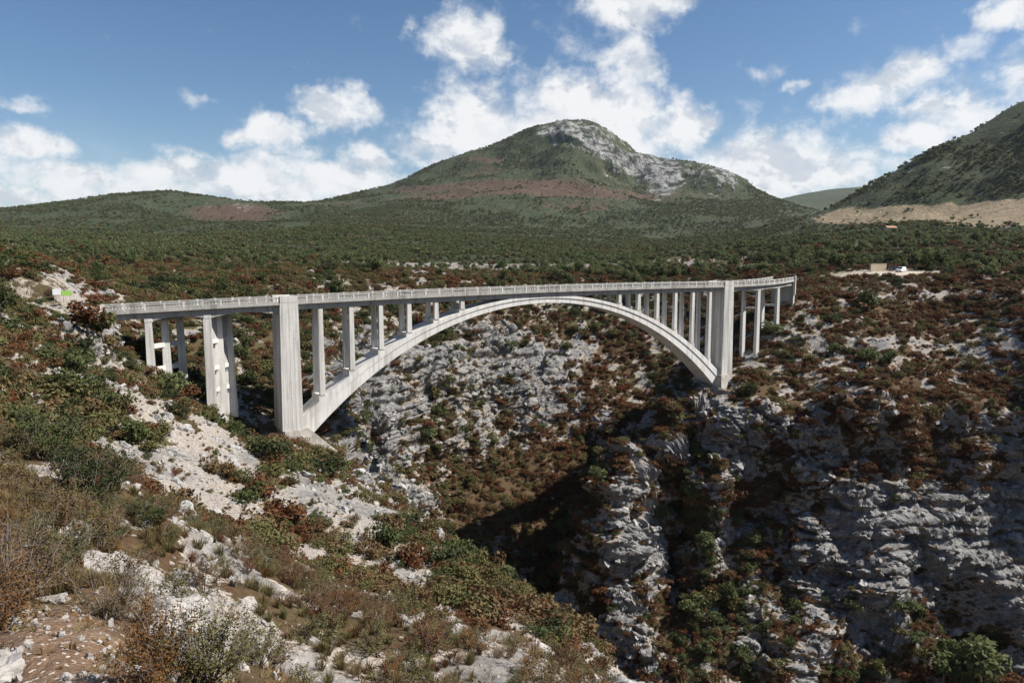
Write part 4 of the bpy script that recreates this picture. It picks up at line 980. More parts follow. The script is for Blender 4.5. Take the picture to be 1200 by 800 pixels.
cls = np.where(u < gr * np.where(T['R'][i, j] < 140, .36, .38), np.where(pick < .36, 6, np.where(pick < .66, 7, 8)), np.where(pick < .20, 0, np.where(pick < .36, 1, np.where(pick < .54, 2, np.where(pick < .68, 3, np.where(pick < .84, 4, 5)))))).astype(int)
far_slope = (T['R'][i, j] > 140) & (cls >= 2) & (cls <= 5) & (rngs.uniform(size=len(p)) < np.where(T['px'][i, j] > 620, .50, .12)); cls = np.where(far_slope, rngs.choice(2, len(p)), cls)
sz = rngs.lognormal(-.05, 0.46, len(p)) * np.where(cls >= 6, 1.5, 1.25) * np.where(rk[i, j] > .45, .6, 1.0) * np.where(T['R'][i, j] < 40, 0.78, 1.0)
sz = np.clip(np.minimum(sz * np.where(T['R'][i, j] < 130, .80, 1.0), 0.042 * T['R'][i, j] + 0.22), 0.28, 3.6)
scl = sz[:, None] * rngs.uniform(.68, 1.42, (len(p), 3)) * np.array([[1.08, 1.08, .92]]); rot = np.stack([rngs.normal(0, .08, len(p)), rngs.normal(0, .08, len(p)), rngs.uniform(0, 6.283, len(p))], 1)
dist = T['R'][i, j]; qx, qy = px_of(p)
near_right = (dist < 60) & (qx > 715) & (dist > 0)
score = np.where(vis & ~near_right & (qx > -10) & (qx < 1210) & (qy > 0) & (qy < 810), sz / dist, 0)
order = np.argsort(-score)[:FMAX]
SHRUBS = [(p[k], cls[k], scl[k], rot[k], dist[k], qx[k], qy[k], sz[k]) for k in order]
rest = ~near_right; rest[order] = False
SH_COLL = hidden_holder('shrub_shapes', [join_mesh(a, b) for a, b in SH])
far_ = rest & (dist > 38); near_ = rest & (dist <= 38)
scatter('undergrowth', p[near_], cls[near_], scl[near_], rot[near_], hidden_holder('near_shrub_shapes', [join_mesh(a, b) for a, b in NEAR]), 'brown and green brushwood close to the path')
scatter('scrub', p[far_], cls[far_], scl[far_], rot[far_], SH_COLL, 'dense low scrub of rust brown and green bushes covering the slopes')
print('shrubs', len(p), 'visible', int(vis.sum()))

# --- dry grass and small herbs
TU = [tuft_variant(41), tuft_variant(42, n=90, h=.8), tuft_variant(43, 'leaf_olive', n=110, h=.8), tuft_variant(44, 'leaf_brown', n=90, h=.9), tuft_variant(45, 'leaf_rust', n=80, h=.8)]
dens = (1.5 * (1 - smooth(.3, .65, rk)) + 0.25) * smooth(3.2, 7, QR) * (1 - smooth(70, 120, QR)) * (1 - 0.9 * np.clip(qf('dirt'), 0, 1)) * np.where(QR < 30, 4.0, 1.2) * (1 - smooth(720, 900, qf('px')))
p, i, j, vis = sample(dens, 0.006, .4)
ok = bridge_clear(p); p, i, j = p[ok], i[ok], j[ok]
n = len(p); sz = np.minimum(rngs.uniform(.22, .55, n), 0.13 + 0.014 * T['R'][i, j])
scatter('grass_tufts', p, rngs.choice(5, n, p=[.30, .22, .22, .16, .10]), sz[:, None] * np.array([[1.0, 1.0, 1.0]]) * rngs.uniform(.8, 1.25, (n, 3)), np.stack([rngs.normal(0, .1, n), rngs.normal(0, .1, n), rngs.uniform(0, 6.283, n)], 1), hidden_holder('tuft_shapes', TU), 'dry grass and herb tufts between the bushes')
print('tufts', n)

# --- fallen leaves and dead grass on the path
LI = [tuft_variant(48, 'leaf_brown', n=16, h=.6, wid=.03), tuft_variant(49, 'leaf_orange', n=14, h=.5, wid=.04), tuft_variant(50, 'grass_dry', n=18, h=.9, wid=.02)]
dens = (40.0 + 80.0 * (perlin(GP[:-1, :-1, 0] / .9, GP[:-1, :-1, 1] / .9, None, 8) > .05)) * (QR < 10) * (QR > 1.8) * (1 - .55 * np.clip(qf('dirt'), 0, 1))
p, i, j, vis = sample(dens, .3, .1); n = len(p); sz = rngs.uniform(.05, .16, n)
scatter('fallen_leaves', p, rngs.choice(3, n, p=[.45, .25, .30]), sz[:, None] * np.array([[1.3, 1.3, .45]]) * rngs.uniform(.7, 1.3, (n, 3)), np.stack([rngs.normal(0, .2, n), rngs.normal(0, .2, n), rngs.uniform(0, 6.283, n)], 1), hidden_holder('litter_shapes', LI), 'dead leaves and straw lying on the path')
print('litter', n)

# --- trees of the plateau and the gorge
TR = [tree_variant(61, 'leaf_wood'), tree_variant(62, 'leaf_wood', spread=.38, zs=.24), tree_variant(63, 'leaf_green', spread=.30, zc=.56, zs=.33), tree_variant(64, 'leaf_wood', spread=.42, zc=.52, zs=.22, trunk=.25), tree_variant(65, 'leaf_olive', spread=.36), tree_variant(66, 'leaf_rust', spread=.36, n=400)]
TRC = ['dark green', 'green', 'dark green', 'green', 'olive', 'rust brown']
px_, py_ = qf('px'), qf('py')
tb = blobs(px_, py_, [(760, 325, 110, 8, .03), (960, 305, 60, 14, .03), (1120, 312, 90, 14, .03), (820, 730, 60, 80, .03), (680, 620, 40, 60, .02), (795, 620, 26, 80, .035), (520, 470, 40, 60, .02), (640, 650, 60, 40, .008), (1140, 770, 60, 40, .06), (1010, 720, 40, 20, .03), (900, 640, 40, 40, .02), (60, 480, 70, 60, .006), (200, 440, 30, 30, .02)])
dens = (0.0030 * (0.3 + qf('green')) * smooth(190, 300, QR) + 0.016 * smooth(330, 560, QR) * (0.35 + qf('green')) + tb * (QR > 90)) * (1 - smooth(.35, .6, rk) * .85) * (QR < 660) * (QR > 80) * (1 - 0.9 * smooth(.6, .8, qf('slope'))) * (1 - np.clip(qf('gravel') * 2, 0, 1))
p, i, j, vis = sample(dens, height=4)
_x, _y = px_of(p); ok = bridge_clear(p) & ~((_x > 995) & (_x < 1085) & (T['R'][i, j] < 300) & (_y > 308) & (_y < 336)); p, i, j, vis = p[ok], i[ok], j[ok], vis[ok]
n = len(p); cls = rngs.choice(6, n, p=[.26, .22, .18, .18, .10, .06]); sz = np.clip(rngs.lognormal(1.35, .30, n), 2.0, 7.0) * np.where(T['R'][i, j] < 190, .85, 1)
scl = sz[:, None] * rngs.uniform(.85, 1.2, (n, 3)); rot = np.stack([0 * sz, 0 * sz, rngs.uniform(0, 6.283, n)], 1)
dist = T['R'][i, j]; qx, qy = px_of(p)
score = np.where(vis & (qx > -10) & (qx < 1210) & (qy < 810), sz / dist, 0); order = np.argsort(-score)[:FMAX - 12]
TREES = [(p[k], cls[k], scl[k], rot[k], dist[k], qx[k], qy[k], sz[k]) for k in order]
rest = np.ones(n, bool); rest[order] = False
TR_COLL = hidden_holder('tree_shapes', [join_mesh(a, b) for a, b in TR])
scatter('woodland', p[rest], cls[rest], scl[rest], rot[rest], TR_COLL, 'scattered small oaks and pines on the plateau behind the bridge')
print('trees', n)
# --- forest on the plain and hills
FA = [tree_variant(71, 'leaf_green', n=90, leaf=.14, clumps=6, spread=.36, zc=.5, zs=.28, r=(.2, .3)), tree_variant(72, 'leaf_wood', n=90, leaf=.14, clumps=6, spread=.4, zc=.5, zs=.24, r=(.2, .3)), tree_variant(73, 'leaf_wood', n=80, leaf=.15, clumps=5, spread=.3, zc=.5, zs=.34, r=(.2, .3)), tree_variant(74, 'leaf_olive', n=80, leaf=.15, clumps=5, spread=.4, zc=.45, zs=.2, r=(.2, .3)), tree_variant(75, 'leaf_brown', n=80, leaf=.15, clumps=5, spread=.4, zc=.4, zs=.2, r=(.2, .3))]
wn = fbm(GP[:-1, :-1, 0], GP[:-1, :-1, 1], None, lam=120, octv=3, seed=77)
wood = np.clip(0.95 - 1.5 * qf('heath') - 1.5 * np.clip(qf('hrock'), 0, 1) + 1.3 * wn, 0.03, 1) * (1 - np.clip(qf('field') * 1.25, 0, .97))
dens = np.where(QR < 1300, 1 / 17., 1 / 48.) * wood * (QR > 640) * (QR < 3600)
p, i, j, vis = sample(dens, 0.002, 6)
n = len(p); sz = np.clip(rngs.lognormal(1.15, .30, n), 1.8, 6.5) * np.where(T['R'][i, j] > 1300, 1.45, 1.0); brn = wn[i, j] + rngs.normal(0, .18, n)
scatter('forest', p, np.where(brn < -.22, rngs.choice([3, 4, 1], n), rngs.choice(4, n, p=[.22, .38, .20, .20])), sz[:, None] * rngs.uniform(.85, 1.2, (n, 3)), np.stack([0 * sz, 0 * sz, rngs.uniform(0, 6.283, n)], 1), hidden_holder('forest_shapes', [m_[0] for m_ in FA]), 'green forest covering the plain and the mountain slopes')
print('forest', n)

# --- limestone blocks
RO = [rock_variant(s, f) for s, f in ((81, .6), (82, .8), (83, .5), (84, .9), (85, .65), (86, .75))]
dens = (0.11 * smooth(.30, .55, rk) + 0.006) * smooth(6, 12, QR) * (1 - smooth(150, 330, QR)) * np.where(QR < 70, 2.2, 1.0) * (1 - np.clip(qf('gravel') * 2, 0, 1))
p, i, j, vis = sample(dens, height=.3)
ok = bridge_clear(p); p, i, j, vis = p[ok], i[ok], j[ok], vis[ok]
n = len(p); sz = np.clip(rngs.lognormal(-0.75, .5, n), .16, 1.9) * np.where(T['R'][i, j] > 90, 1.25, 1.0) * np.where(T['R'][i, j] < 18, .6, 1); sz = np.minimum(sz, .026 * T['R'][i, j] + .05)
scl = sz[:, None] * rngs.uniform(.8, 1.25, (n, 3)); rot = np.stack([rngs.normal(0, .25, n), rngs.normal(0, .25, n), rngs.uniform(0, 6.283, n)], 1); cls = rngs.choice(6, n)
dist = T['R'][i, j]; qx, qy = px_of(p)
score = np.where(vis & (qx > -10) & (qx < 1210) & (qy < 810), sz / dist, 0); order = np.argsort(-score)[:FMAX - 14]
ROCKS = [(p[k], cls[k], scl[k], rot[k], dist[k], qx[k], qy[k], sz[k]) for k in order]
rest = np.ones(n, bool); rest[order] = False
scatter('rubble', p[rest], cls[rest], scl[rest], rot[rest], hidden_holder('rock_shapes', RO), 'pale limestone rubble strewn over the slopes')
RN = []
for m_ in RO:
    c_ = m_.copy(); c_.materials.clear(); c_.materials.append(M['rock_near']); RN.append(c_)
hidden_holder('near_rock_shapes', RN)
# loose stones of the scree close by
dens = np.where(QR < 26, 7.0, np.where(QR < 70, 2.2, .9)) * smooth(.18, .5, rk) * (QR > 4) * (QR < 140) + 1.2 * (QR > 3) * (QR < 22)
p3_, i, j, vis = sample(dens, .004, .1); n3_ = len(p3_); s3_ = np.clip(rngs.lognormal(-2.75, .55, n3_), .02, .28) * np.where(T['R'][i, j] > 70, 2.6, np.where(T['R'][i, j] > 26, 1.6, 1.0))
scatter('scree', p3_, rngs.choice(6, n3_), s3_[:, None] * rngs.uniform(.7, 1.3, (n3_, 3)), rngs.uniform(-.6, 6.28, (n3_, 3)), bpy.data.collections['near_rock_shapes'], 'loose limestone scree between the bushes of the near slope')
print('scree', n3_)
# pebbles on the worn path at the photographer's feet
dens = 110.0 * np.clip(qf('dirt') + .15, 0, 1) * (QR < 9) * (QR > 2.0)
p2_, i, j, vis = sample(dens, .3, .1)
n2_ = len(p2_); s2_ = np.clip(rngs.lognormal(-4.0, .5, n2_), .006, .06)
scatter('gravel', p2_, rngs.choice(6, n2_), s2_[:, None] * rngs.uniform(.7, 1.3, (n2_, 3)), rngs.uniform(0, 6.28, (n2_, 3)), bpy.data.collections['near_rock_shapes'], 'small pale stones on the bare path')
print('rocks', n, 'pebbles', n2_)

# ------------------------------------------------------------------ placing single things
def hit(px, py):
    """ground point seen at a pixel"""
    r, d, z = ray(px, py); a = math.atan2(r, d); e = math.atan2(z, math.hypot(r, d))
    i = int(np.argmin(np.abs(T['azs'] - a))); pr = T['P'][i]; ang = np.arctan2(pr[:, 2] - CAM[2], T['R'][i])
    k = int(np.argmax(ang >= e)); return Vector(pr[k]), T['R'][i, k]
LAND = [((60, 740, 4), 'beside the bare dirt path'), ((170, 700, 6), 'just below the long rock ledge'), ((60, 580, 12), 'behind the twiggy bush at the path'), ((280, 760, 10), 'on the steep ground right of the ledge'),
        ((220, 600, 30), 'beside the pale scree run'), ((60, 520, 28), 'near the grey boulder on the left slope'), ((350, 680, 28), 'on the middle of the near slope'), ((500, 740, 34), 'on the lower near slope'), ((680, 770, 42), 'at the low end of the near rim'),
        ((480, 630, 90), 'along the near rim above the gorge'), ((400, 580, 90), 'on the white rocks below the left pier'), ((100, 440, 95), 'on the bank below the road cutting'), ((190, 450, 120), 'under the first approach span'), ((270, 480, 128), 'between the near trestle and the left pier'),
        ((340, 520, 130), 'at the footing of the left pier'), ((250, 540, 80), 'on the slope in front of the left pier'), ((40, 420, 70), 'on the green bank left of the bridge'), ((60, 325, 135), 'above the road cutting'),
        ((300, 335, 280), 'on the plateau behind the left pier'), ((600, 325, 380), 'on the plateau behind the crown of the arch'), ((800, 325, 350), 'on the plateau behind the right pier'), ((700, 326, 360), 'on the plateau behind the right half of the deck'), ((880, 322, 330), 'on the plateau behind the far approach span'), ((750, 310, 450), 'on the plateau well back from the right pier'), ((450, 322, 350), 'on the plateau behind the left half of the deck'), ((450, 430, 205), 'on the far wall under the left half of the arch'), ((620, 440, 245), 'on the far wall under the crown'), ((740, 400, 270), 'on the far slope under the right half of the arch'),
        ((590, 590, 208), 'on the brown slope deep in the ravine'), ((700, 620, 185), 'in the shaded ravine'), ((740, 600, 170), 'on the rocky rib below the right springing'), ((860, 480, 185), 'on the slope below the right pier'), ((900, 620, 168), 'in the gully left of the streaked cliff'), ((900, 760, 150), 'on the low rocks under the gully'),
        ((950, 420, 200), 'on the red slope beside the right pier'), ((915, 370, 222), 'at the far end of the bridge'), ((1000, 340, 245), 'on the bank below the gravel lot'), ((1050, 310, 280), 'behind the parked car'), ((1150, 350, 228), 'along the pale ledge right of the car'), ((1100, 420, 203), 'on the red slope below the pale ledge'),
        ((1050, 520, 172), 'just above the streaked cliff'), ((1180, 500, 178), 'on the slope at the right edge above the cliff'), ((1080, 630, 160), 'on the streaked cliff'), ((1000, 720, 155), 'at the foot of the streaked cliff'), ((1150, 760, 140), 'in the hollow below the cliff'), ((1150, 300, 330), 'on the wooded plateau at right'), ((950, 300, 420), 'on the wooded plateau beyond the bridge end')]
LAND = [(np.array(at(*k)), s) for k, s in LAND]
def where(p, dist):
    k = min(LAND, key=lambda L: np.linalg.norm(L[0] - np.asarray(p)) / (0.35 + 0.002 * dist)); return k[1]
def put_plant(name, kids, p, scl, rot):
    e = empty(name, p); e.rotation_euler = rot; e.scale = scl
    for nm, me in kids: link(nm, me, None, e)
    return e
NAMED = {}
ORD = ['first', 'second', 'third', 'fourth', 'fifth', 'sixth', 'seventh', 'eighth', 'ninth', 'tenth', 'eleventh', 'twelfth', 'thirteenth', 'fourteenth', 'fifteenth', 'sixteenth', 'seventeenth', 'eighteenth', 'nineteenth', 'twentieth', 'twenty-first', 'twenty-second', 'twenty-third', 'twenty-fourth']
def later(o, label, cat, group, x): tag(o, label, cat, group); NAMED.setdefault(label, []).append((x, o))
def tell_apart():
    for lb, L in NAMED.items():
        L.sort(key=lambda q: q[0]); n = len(L)
        for k, (x, o) in enumerate(L):
            if n == 1: continue
            if n == 2: w = ('leftmost', 'rightmost')[k]
            elif n == 3: w = ('leftmost', 'middle one', 'rightmost')[k]
            elif n <= 24: w = 'leftmost' if k == 0 else ('rightmost' if k == n - 1 else ORD[k] + ' from left')
            else: continue
            o['label'] = (lb if len((lb + ' ' + w).split()) <= 16 else lb.replace(' pale', '').replace(' on the slope', ' on slope').replace(' the ', ' ')) + ', ' + w
for (p, c, sc, ro, dist, x_, y_, s_) in SHRUBS:
    near = dist < 38
    me, st = (NEAR if near else SH)[c]
    k = 0.62 if near else 1.0
    e = put_plant('shrub', (('foliage', me), ('stem', st)), p, tuple(v * (1.0 if not near else 0.95) for v in sc), ro)
    size = 'low' if s_ < 1.15 else ('broad' if s_ < 1.8 else 'large')
    col = {0: 'rust red', 1: 'orange brown' if near else 'rust red', 2: 'brown', 3: 'brown', 4: 'olive', 5: 'olive', 6: 'green', 7: 'dark green', 8: 'green'}[c]
    later(e, '%s %s shrub %s' % (size, col, where(p, dist)), 'shrub', 'shrubs on the slopes of the gorge', x_)
for (p, c, sc, ro, dist, x_, y_, s_) in TREES:
    e = put_plant('tree', (('crown', TR[c][0]), ('trunk', TR[c][1])), p, tuple(sc), ro)
    size = 'small' if s_ < 3.2 else ('rounded' if s_ < 4.4 else 'tall')
    later(e, '%s %s tree %s' % (size, TRC[c], where(p, dist)), 'tree', 'trees of the plateau and the gorge', x_)
for (p, c, sc, ro, dist, x_, y_, s_) in ROCKS:
    o = link('boulder', RN[c] if dist < 40 else RO[c]); o.location = p - np.array([0, 0, .25 * s_]); o.scale = sc; o.rotation_euler = ro
    size = 'small' if s_ < .45 else ('squat' if s_ < .9 else 'large')
    later(o, '%s pale %sboulder %s' % (size, ('', 'rounded ', 'flat ', 'angular ', 'long ', 'lumpy ')[c], where(p, dist)), 'boulder', 'limestone boulders lying on the slopes', x_)

tell_apart()
# --- plants close to the path
def special(px, py, me_st, s, label, sz=1.0, rz=0.0, name='shrub'):
    p, R = hit(px, py); e = put_plant(name, (('foliage', me_st[0]), ('stem', me_st[1])), p, (s, s, s * sz), (0, 0, rz)); tag(e, label, 'shrub', 'shrubs on the slopes of the gorge'); return e
big = twiggy_variant(101, 'leaf_brown', stems=26, subs=11, lv=24, leaf=0.0125, tilt=.8, bare=.22)
special(18, 715, big, .74, 'large twiggy bush with brown leaves and bare grey stems at the left edge', 1.0, .4)
special(-8, 735, twiggy_variant(106, 'leaf_orange', stems=22, subs=10, lv=26, leaf=.0135, bare=.1), .60, 'orange leaved bush in front of the large twiggy bush at the left edge', 1.0, 1.4)
special(75, 668, twiggy_variant(102, 'leaf_olive', stems=22, subs=10, lv=30, leaf=.013, bare=.15), .62, 'olive and brown bush behind the twiggy bush beside the path', 1.0, 1.9)
special(132, 722, twiggy_variant(103, 'leaf_brown', stems=26, subs=8, lv=16, leaf=.012, tilt=.95, bare=.2), .46, 'small sparse brown shrub growing in front of the rock ledge', .9, 2.4)
special(170, 805, twiggy_variant(104, 'leaf_orange', stems=24, subs=10, lv=28, leaf=.016, bare=.1), .40, 'orange leaved sprig at the bottom edge left of the ledge end', 1.0, .9)
special(225, 812, twiggy_variant(105, 'leaf_olive', stems=24, subs=10, lv=28, leaf=.016, bare=.1), .42, 'yellowish green sprig at the bottom edge below the ledge end', 1.0, 3.1)
special(95, 590, NEAR[7], 1.5, 'dense dark green bush below the grey boulder', 1.0, .3)
special(200, 612, NEAR[1], 1.2, 'orange brown bush left of the pale scree run', .9, 1.3)
special(40, 540, NEAR[6], 1.9, 'large fresh green bush on the left slope edge', .9, 2.2)
special(150, 555, NEAR[2], 1.4, 'grey brown twiggy bush beside the top of the scree', .9, 2.9)

# --- rock ledge beside the path
def ledge():
    K = [(84, 652, .12), (105, 652, .20), (140, 668, .27), (170, 695, .30), (195, 727, .29), (212, 764, .25), (220, 795, .18), (224, 830, .02)]
    C = [np.array(hit(px, py)[0]) for px, py, _ in K]; rad = [k[2] for k in K]
    n, m = 200, 80; co = []
    for i in range(n):
        f = i / (n - 1) * (len(K) - 1); a = min(int(f), len(K) - 2); t = f - a; t2 = t * t * (3 - 2 * t)
        c = C[a] * (1 - t) + C[a + 1] * t; r = (rad[a] * (1 - t2) + rad[a + 1] * t2) * (min(1, .12 + (i / 11) ** .5) if i < 11 else 1)
        d = C[a + 1] - C[a]; d /= np.linalg.norm(d); s = np.cross(d, (0, 0, 1.0)); s /= np.linalg.norm(s)
        for j in range(m):
            w = 2 * math.pi * j / m; co.append(c + s * math.cos(w) * r * 1.25 + np.array([0, 0, math.sin(w) * r * .95 - .16]))
    co = np.array(co); nv = fbm(co[:, 0], co[:, 1], co[:, 2], lam=.55, octv=6, gain=.64, seed=5); cen = co.reshape(n, m, 3).mean(1, keepdims=True)
    d = co.reshape(n, m, 3) - cen; d /= np.linalg.norm(d, axis=-1, keepdims=True) + 1e-9
    rv, ed = worley(co[:, 0] / .34, co[:, 1] / .34, co[:, 2] / .22, 5)
    co = co.reshape(n, m, 3) + d * (nv * .13 + (rv - .5) * .07 * np.clip(ed * 5, 0, 1) - .03 * (1 - smooth(0, .15, ed))).reshape(n, m, 1)
    ii = (np.arange(n - 1)[:, None] * m + np.arange(m)[None]); jj = (np.arange(n - 1)[:, None] * m + (np.arange(m)[None] + 1) % m)
    q = np.stack([ii, jj, jj + m, ii + m], -1).reshape(-1, 4)
    me = mesh_np('rock_ledge', co.reshape(-1, 3), q, smooth_=False); me.materials.append(M['rock_near'])
    o = link('rock_ledge', me); tag(o, 'long pale limestone ledge edging the bare path', 'rock')
ledge()
for (px, py, s, v, lb) in ((68, 523, 1.0, 3, 'large grey block shaped boulder on the left slope'), (92, 548, .7, 1, 'flat topped pale boulder below the grey block'), (182, 592, .55, 0, 'pale boulder above the scree run'), (12, 792, .17, 4, 'grey stone at the lower left corner'), (70, 702, .16, 2, 'flat pale stone set in the path'),
                           (155, 618, .30, 5, 'small white boulder among brown bushes'), (10, 470, 1.3, 1, 'grey outcrop at the left edge of the slope')):
    p, R = hit(px, py); o = link('boulder', RN[v] if R < 14 else RO[v]); o.location = p; o.scale = (s, s, s * .9); o.rotation_euler = (.1, .05, v * 1.1); tag(o, lb, 'boulder', 'limestone boulders lying on the slopes')

# --- trees that stand out
def lone_tree(px, py, h, c, wid, label):
    p, R = hit(px, py); e = put_plant('tree', (('crown', TR[c][0]), ('trunk', TR[c][1])), p, (h * wid, h * wid, h), (0, 0, px * .1)); tag(e, label, 'tree', 'trees of the plateau and the gorge')
lone_tree(907, 398, 5.6, 1, 1.2, 'bushy green tree under the far approach span')
lone_tree(975, 418, 4.6, 3, 1.1, 'rounded green tree on the red slope beside the far trestles')
lone_tree(1017, 428, 5.4, 1, 1.15, 'broad green tree on the red slope below the gravel lot')
lone_tree(1040, 425, 4.4, 3, 1.0, 'smaller green tree touching the broad one below the lot')
lone_tree(1148, 805, 10.5, 0, 1.15, 'tall dark pine in the hollow at the bottom right')
lone_tree(1105, 800, 7.5, 2, 1.1, 'dark pine left of the tall one in the hollow')
lone_tree(1010, 712, 4.2, 3, 1.2, 'round green bush tree at the foot of the cliff')
lone_tree(1060, 722, 4.6, 1, 1.2, 'green tree on the ledge below the cliff')
lone_tree(205, 468, 4.8, 1, 1.2, 'green tree between the legs of the first trestle')
lone_tree(230, 470, 4.4, 3, 1.15, 'green tree beside the second trestle')
lone_tree(85, 392, 5.2, 5, 1.2, 'brown tree beside the left end of the bridge')
lone_tree(102, 400, 4.6, 4, 1.2, 'olive tree against the left abutment')

# ------------------------------------------------------------------ road, wall, signs, car, farmhouse
def road_sheet():
    co = []; L = ROADS[0]; n = 40; mb = MB()
    for i in range(n + 1):
        f = i / n * (len(L) - 1); a = min(int(f), len(L) - 2); t = f - a; q = [L[a][k] * (1 - t) + L[a + 1][k] * t for k in range(4)]
        d = Vector((L[a + 1][0] - L[a][0], L[a + 1][1] - L[a][1], 0)).normalized(); s = Vector((-d.y, d.x, 0))
        for w in (-2.9, 2.9): co.append((q[0] + s.x * w, q[1] + s.y * w, q[2] + .035))
    qd_ = [(2 * i, 2 * i + 1, 2 * i + 3, 2 * i + 2) for i in range(n)]
    me = bpy.data.meshes.new('road'); me.from_pydata(co, [], qd_); me.update(); o = link('road', me, M['asphalt']); o['kind'] = 'structure'
road_sheet()
M['panel_white'] = flat_mat('panel_white', (0.52, 0.52, 0.52), .5, vary=.04); M['panel_green'] = flat_mat('panel_green', (0.20, 0.36, 0.07), .5, vary=.06); M['steel'] = flat_mat('steel', (0.35, 0.35, 0.35), .5, .6)
def sign(px, py, d, w, h, mat, label):
    x, y, z = at(px, py, d); zg = ground_z(x, y); e = empty('sign', (x, y, zg), .25); tag(e, label, 'sign')
    H = z - zg
    for sx in (-w * .32, w * .32):
        mb = MB(); mb.tube([(sx, .05, -.4), (sx, .05, H + h * .45)], .035, 8); mb.build('post', M['steel'], e)
    mb = MB(); mb.box(-w / 2, w / 2, -.03, .01, H - h / 2, H + h / 2); mb.build('panel', mat, e)
    mb = MB(); mb.box(-w / 2 - .03, w / 2 + .03, .012, .04, H - h / 2 - .03, H + h / 2 + .03); mb.build('frame', M['steel'], e)
sign(66.5, 342, 121.5, 1.25, 1.0, M['panel_white'], 'white square panel sign beside the road at the rock cutting')
sign(78, 343.5, 121.0, 1.5, .8, M['panel_green'], 'lime green panel sign right of the white one')

def roadside_wall():
    L = ROADS[0]; e = empty('roadside_barrier', (L[0][0], L[0][1] - 3.5, L[0][2])); tag(e, 'low pale kerb wall along the road left of the bridge', 'wall')
    rg = random.Random(9); mb = MB(); mb.box(-.5, .5, -.22, .22, -.8, .62); me = mb.mesh('block'); me.materials.append(M['wall_stone'])
    mc = MB(); mc.box(-.5, .5, -.27, .27, .625, .74); mc_ = mc.mesh('coping'); mc_.materials.append(M['concrete'])
    x = -5.5; 
    while x > -34:
        w = rg.uniform(1.4, 2.0); t = min(1, max(0, -x / 38.5)); y = -2.1 * t * t - .3
        for nm, m_ in (('block', me), ('coping', mc_)):
            o = link(nm, m_, None, e); o.location = (x - w / 2, y, rg.uniform(-.03, .03)); o.scale = (w - .05, 1, 1); o.rotation_euler = (0, 0, .09 * t + rg.uniform(-.01, .01))
        x -= w
def masonry_wall():
    p, R = hit(1030, 318.0); L, H = 8.6, 2.7
    e = empty('stone_barrier', p, -.1); tag(e, 'low tan stone wall at the edge of the gravel lot', 'wall')
    mb = MB(); mb.box(-L / 2, L / 2, .07, .55, -1, H - .2); mb.build('core', M['gravel'], e)
    rg = random.Random(4); z = -.3
    bm_ = {}
    while z < H - .3:
        h = .34; x = -L / 2 + (0.0 if int(z * 10) % 2 else -.3); 
        while x < L / 2 - .1:
            w = rg.choice((.5, .65, .8)); x0, x1 = max(x, -L / 2), min(x + w - .04, L / 2)
            if x1 - x0 > .12:
                if w not in bm_:
                    mb = MB(); mb.box(0, 1, 0, .12, 0, h - .04); bm_[w] = mb.mesh('stone'); bm_[w].materials.append(M['wall_stone'])
                o = link('stone', bm_[w], None, e); o.location = (x0, -.05 + rg.uniform(-.02, .02), z); o.scale = (x1 - x0, 1, 1)
            x += w
        z += h
    mb = MB(); mb.box(-L / 2 - .1, L / 2 + .1, -.12, .62, H - .19, H); mb.build('coping', M['wall_stone'], e)
M['wall_stone'] = flat_mat('wall_stone', (0.47, 0.38, 0.27), .95, vary=.2, scale=3)
masonry_wall(); roadside_wall()

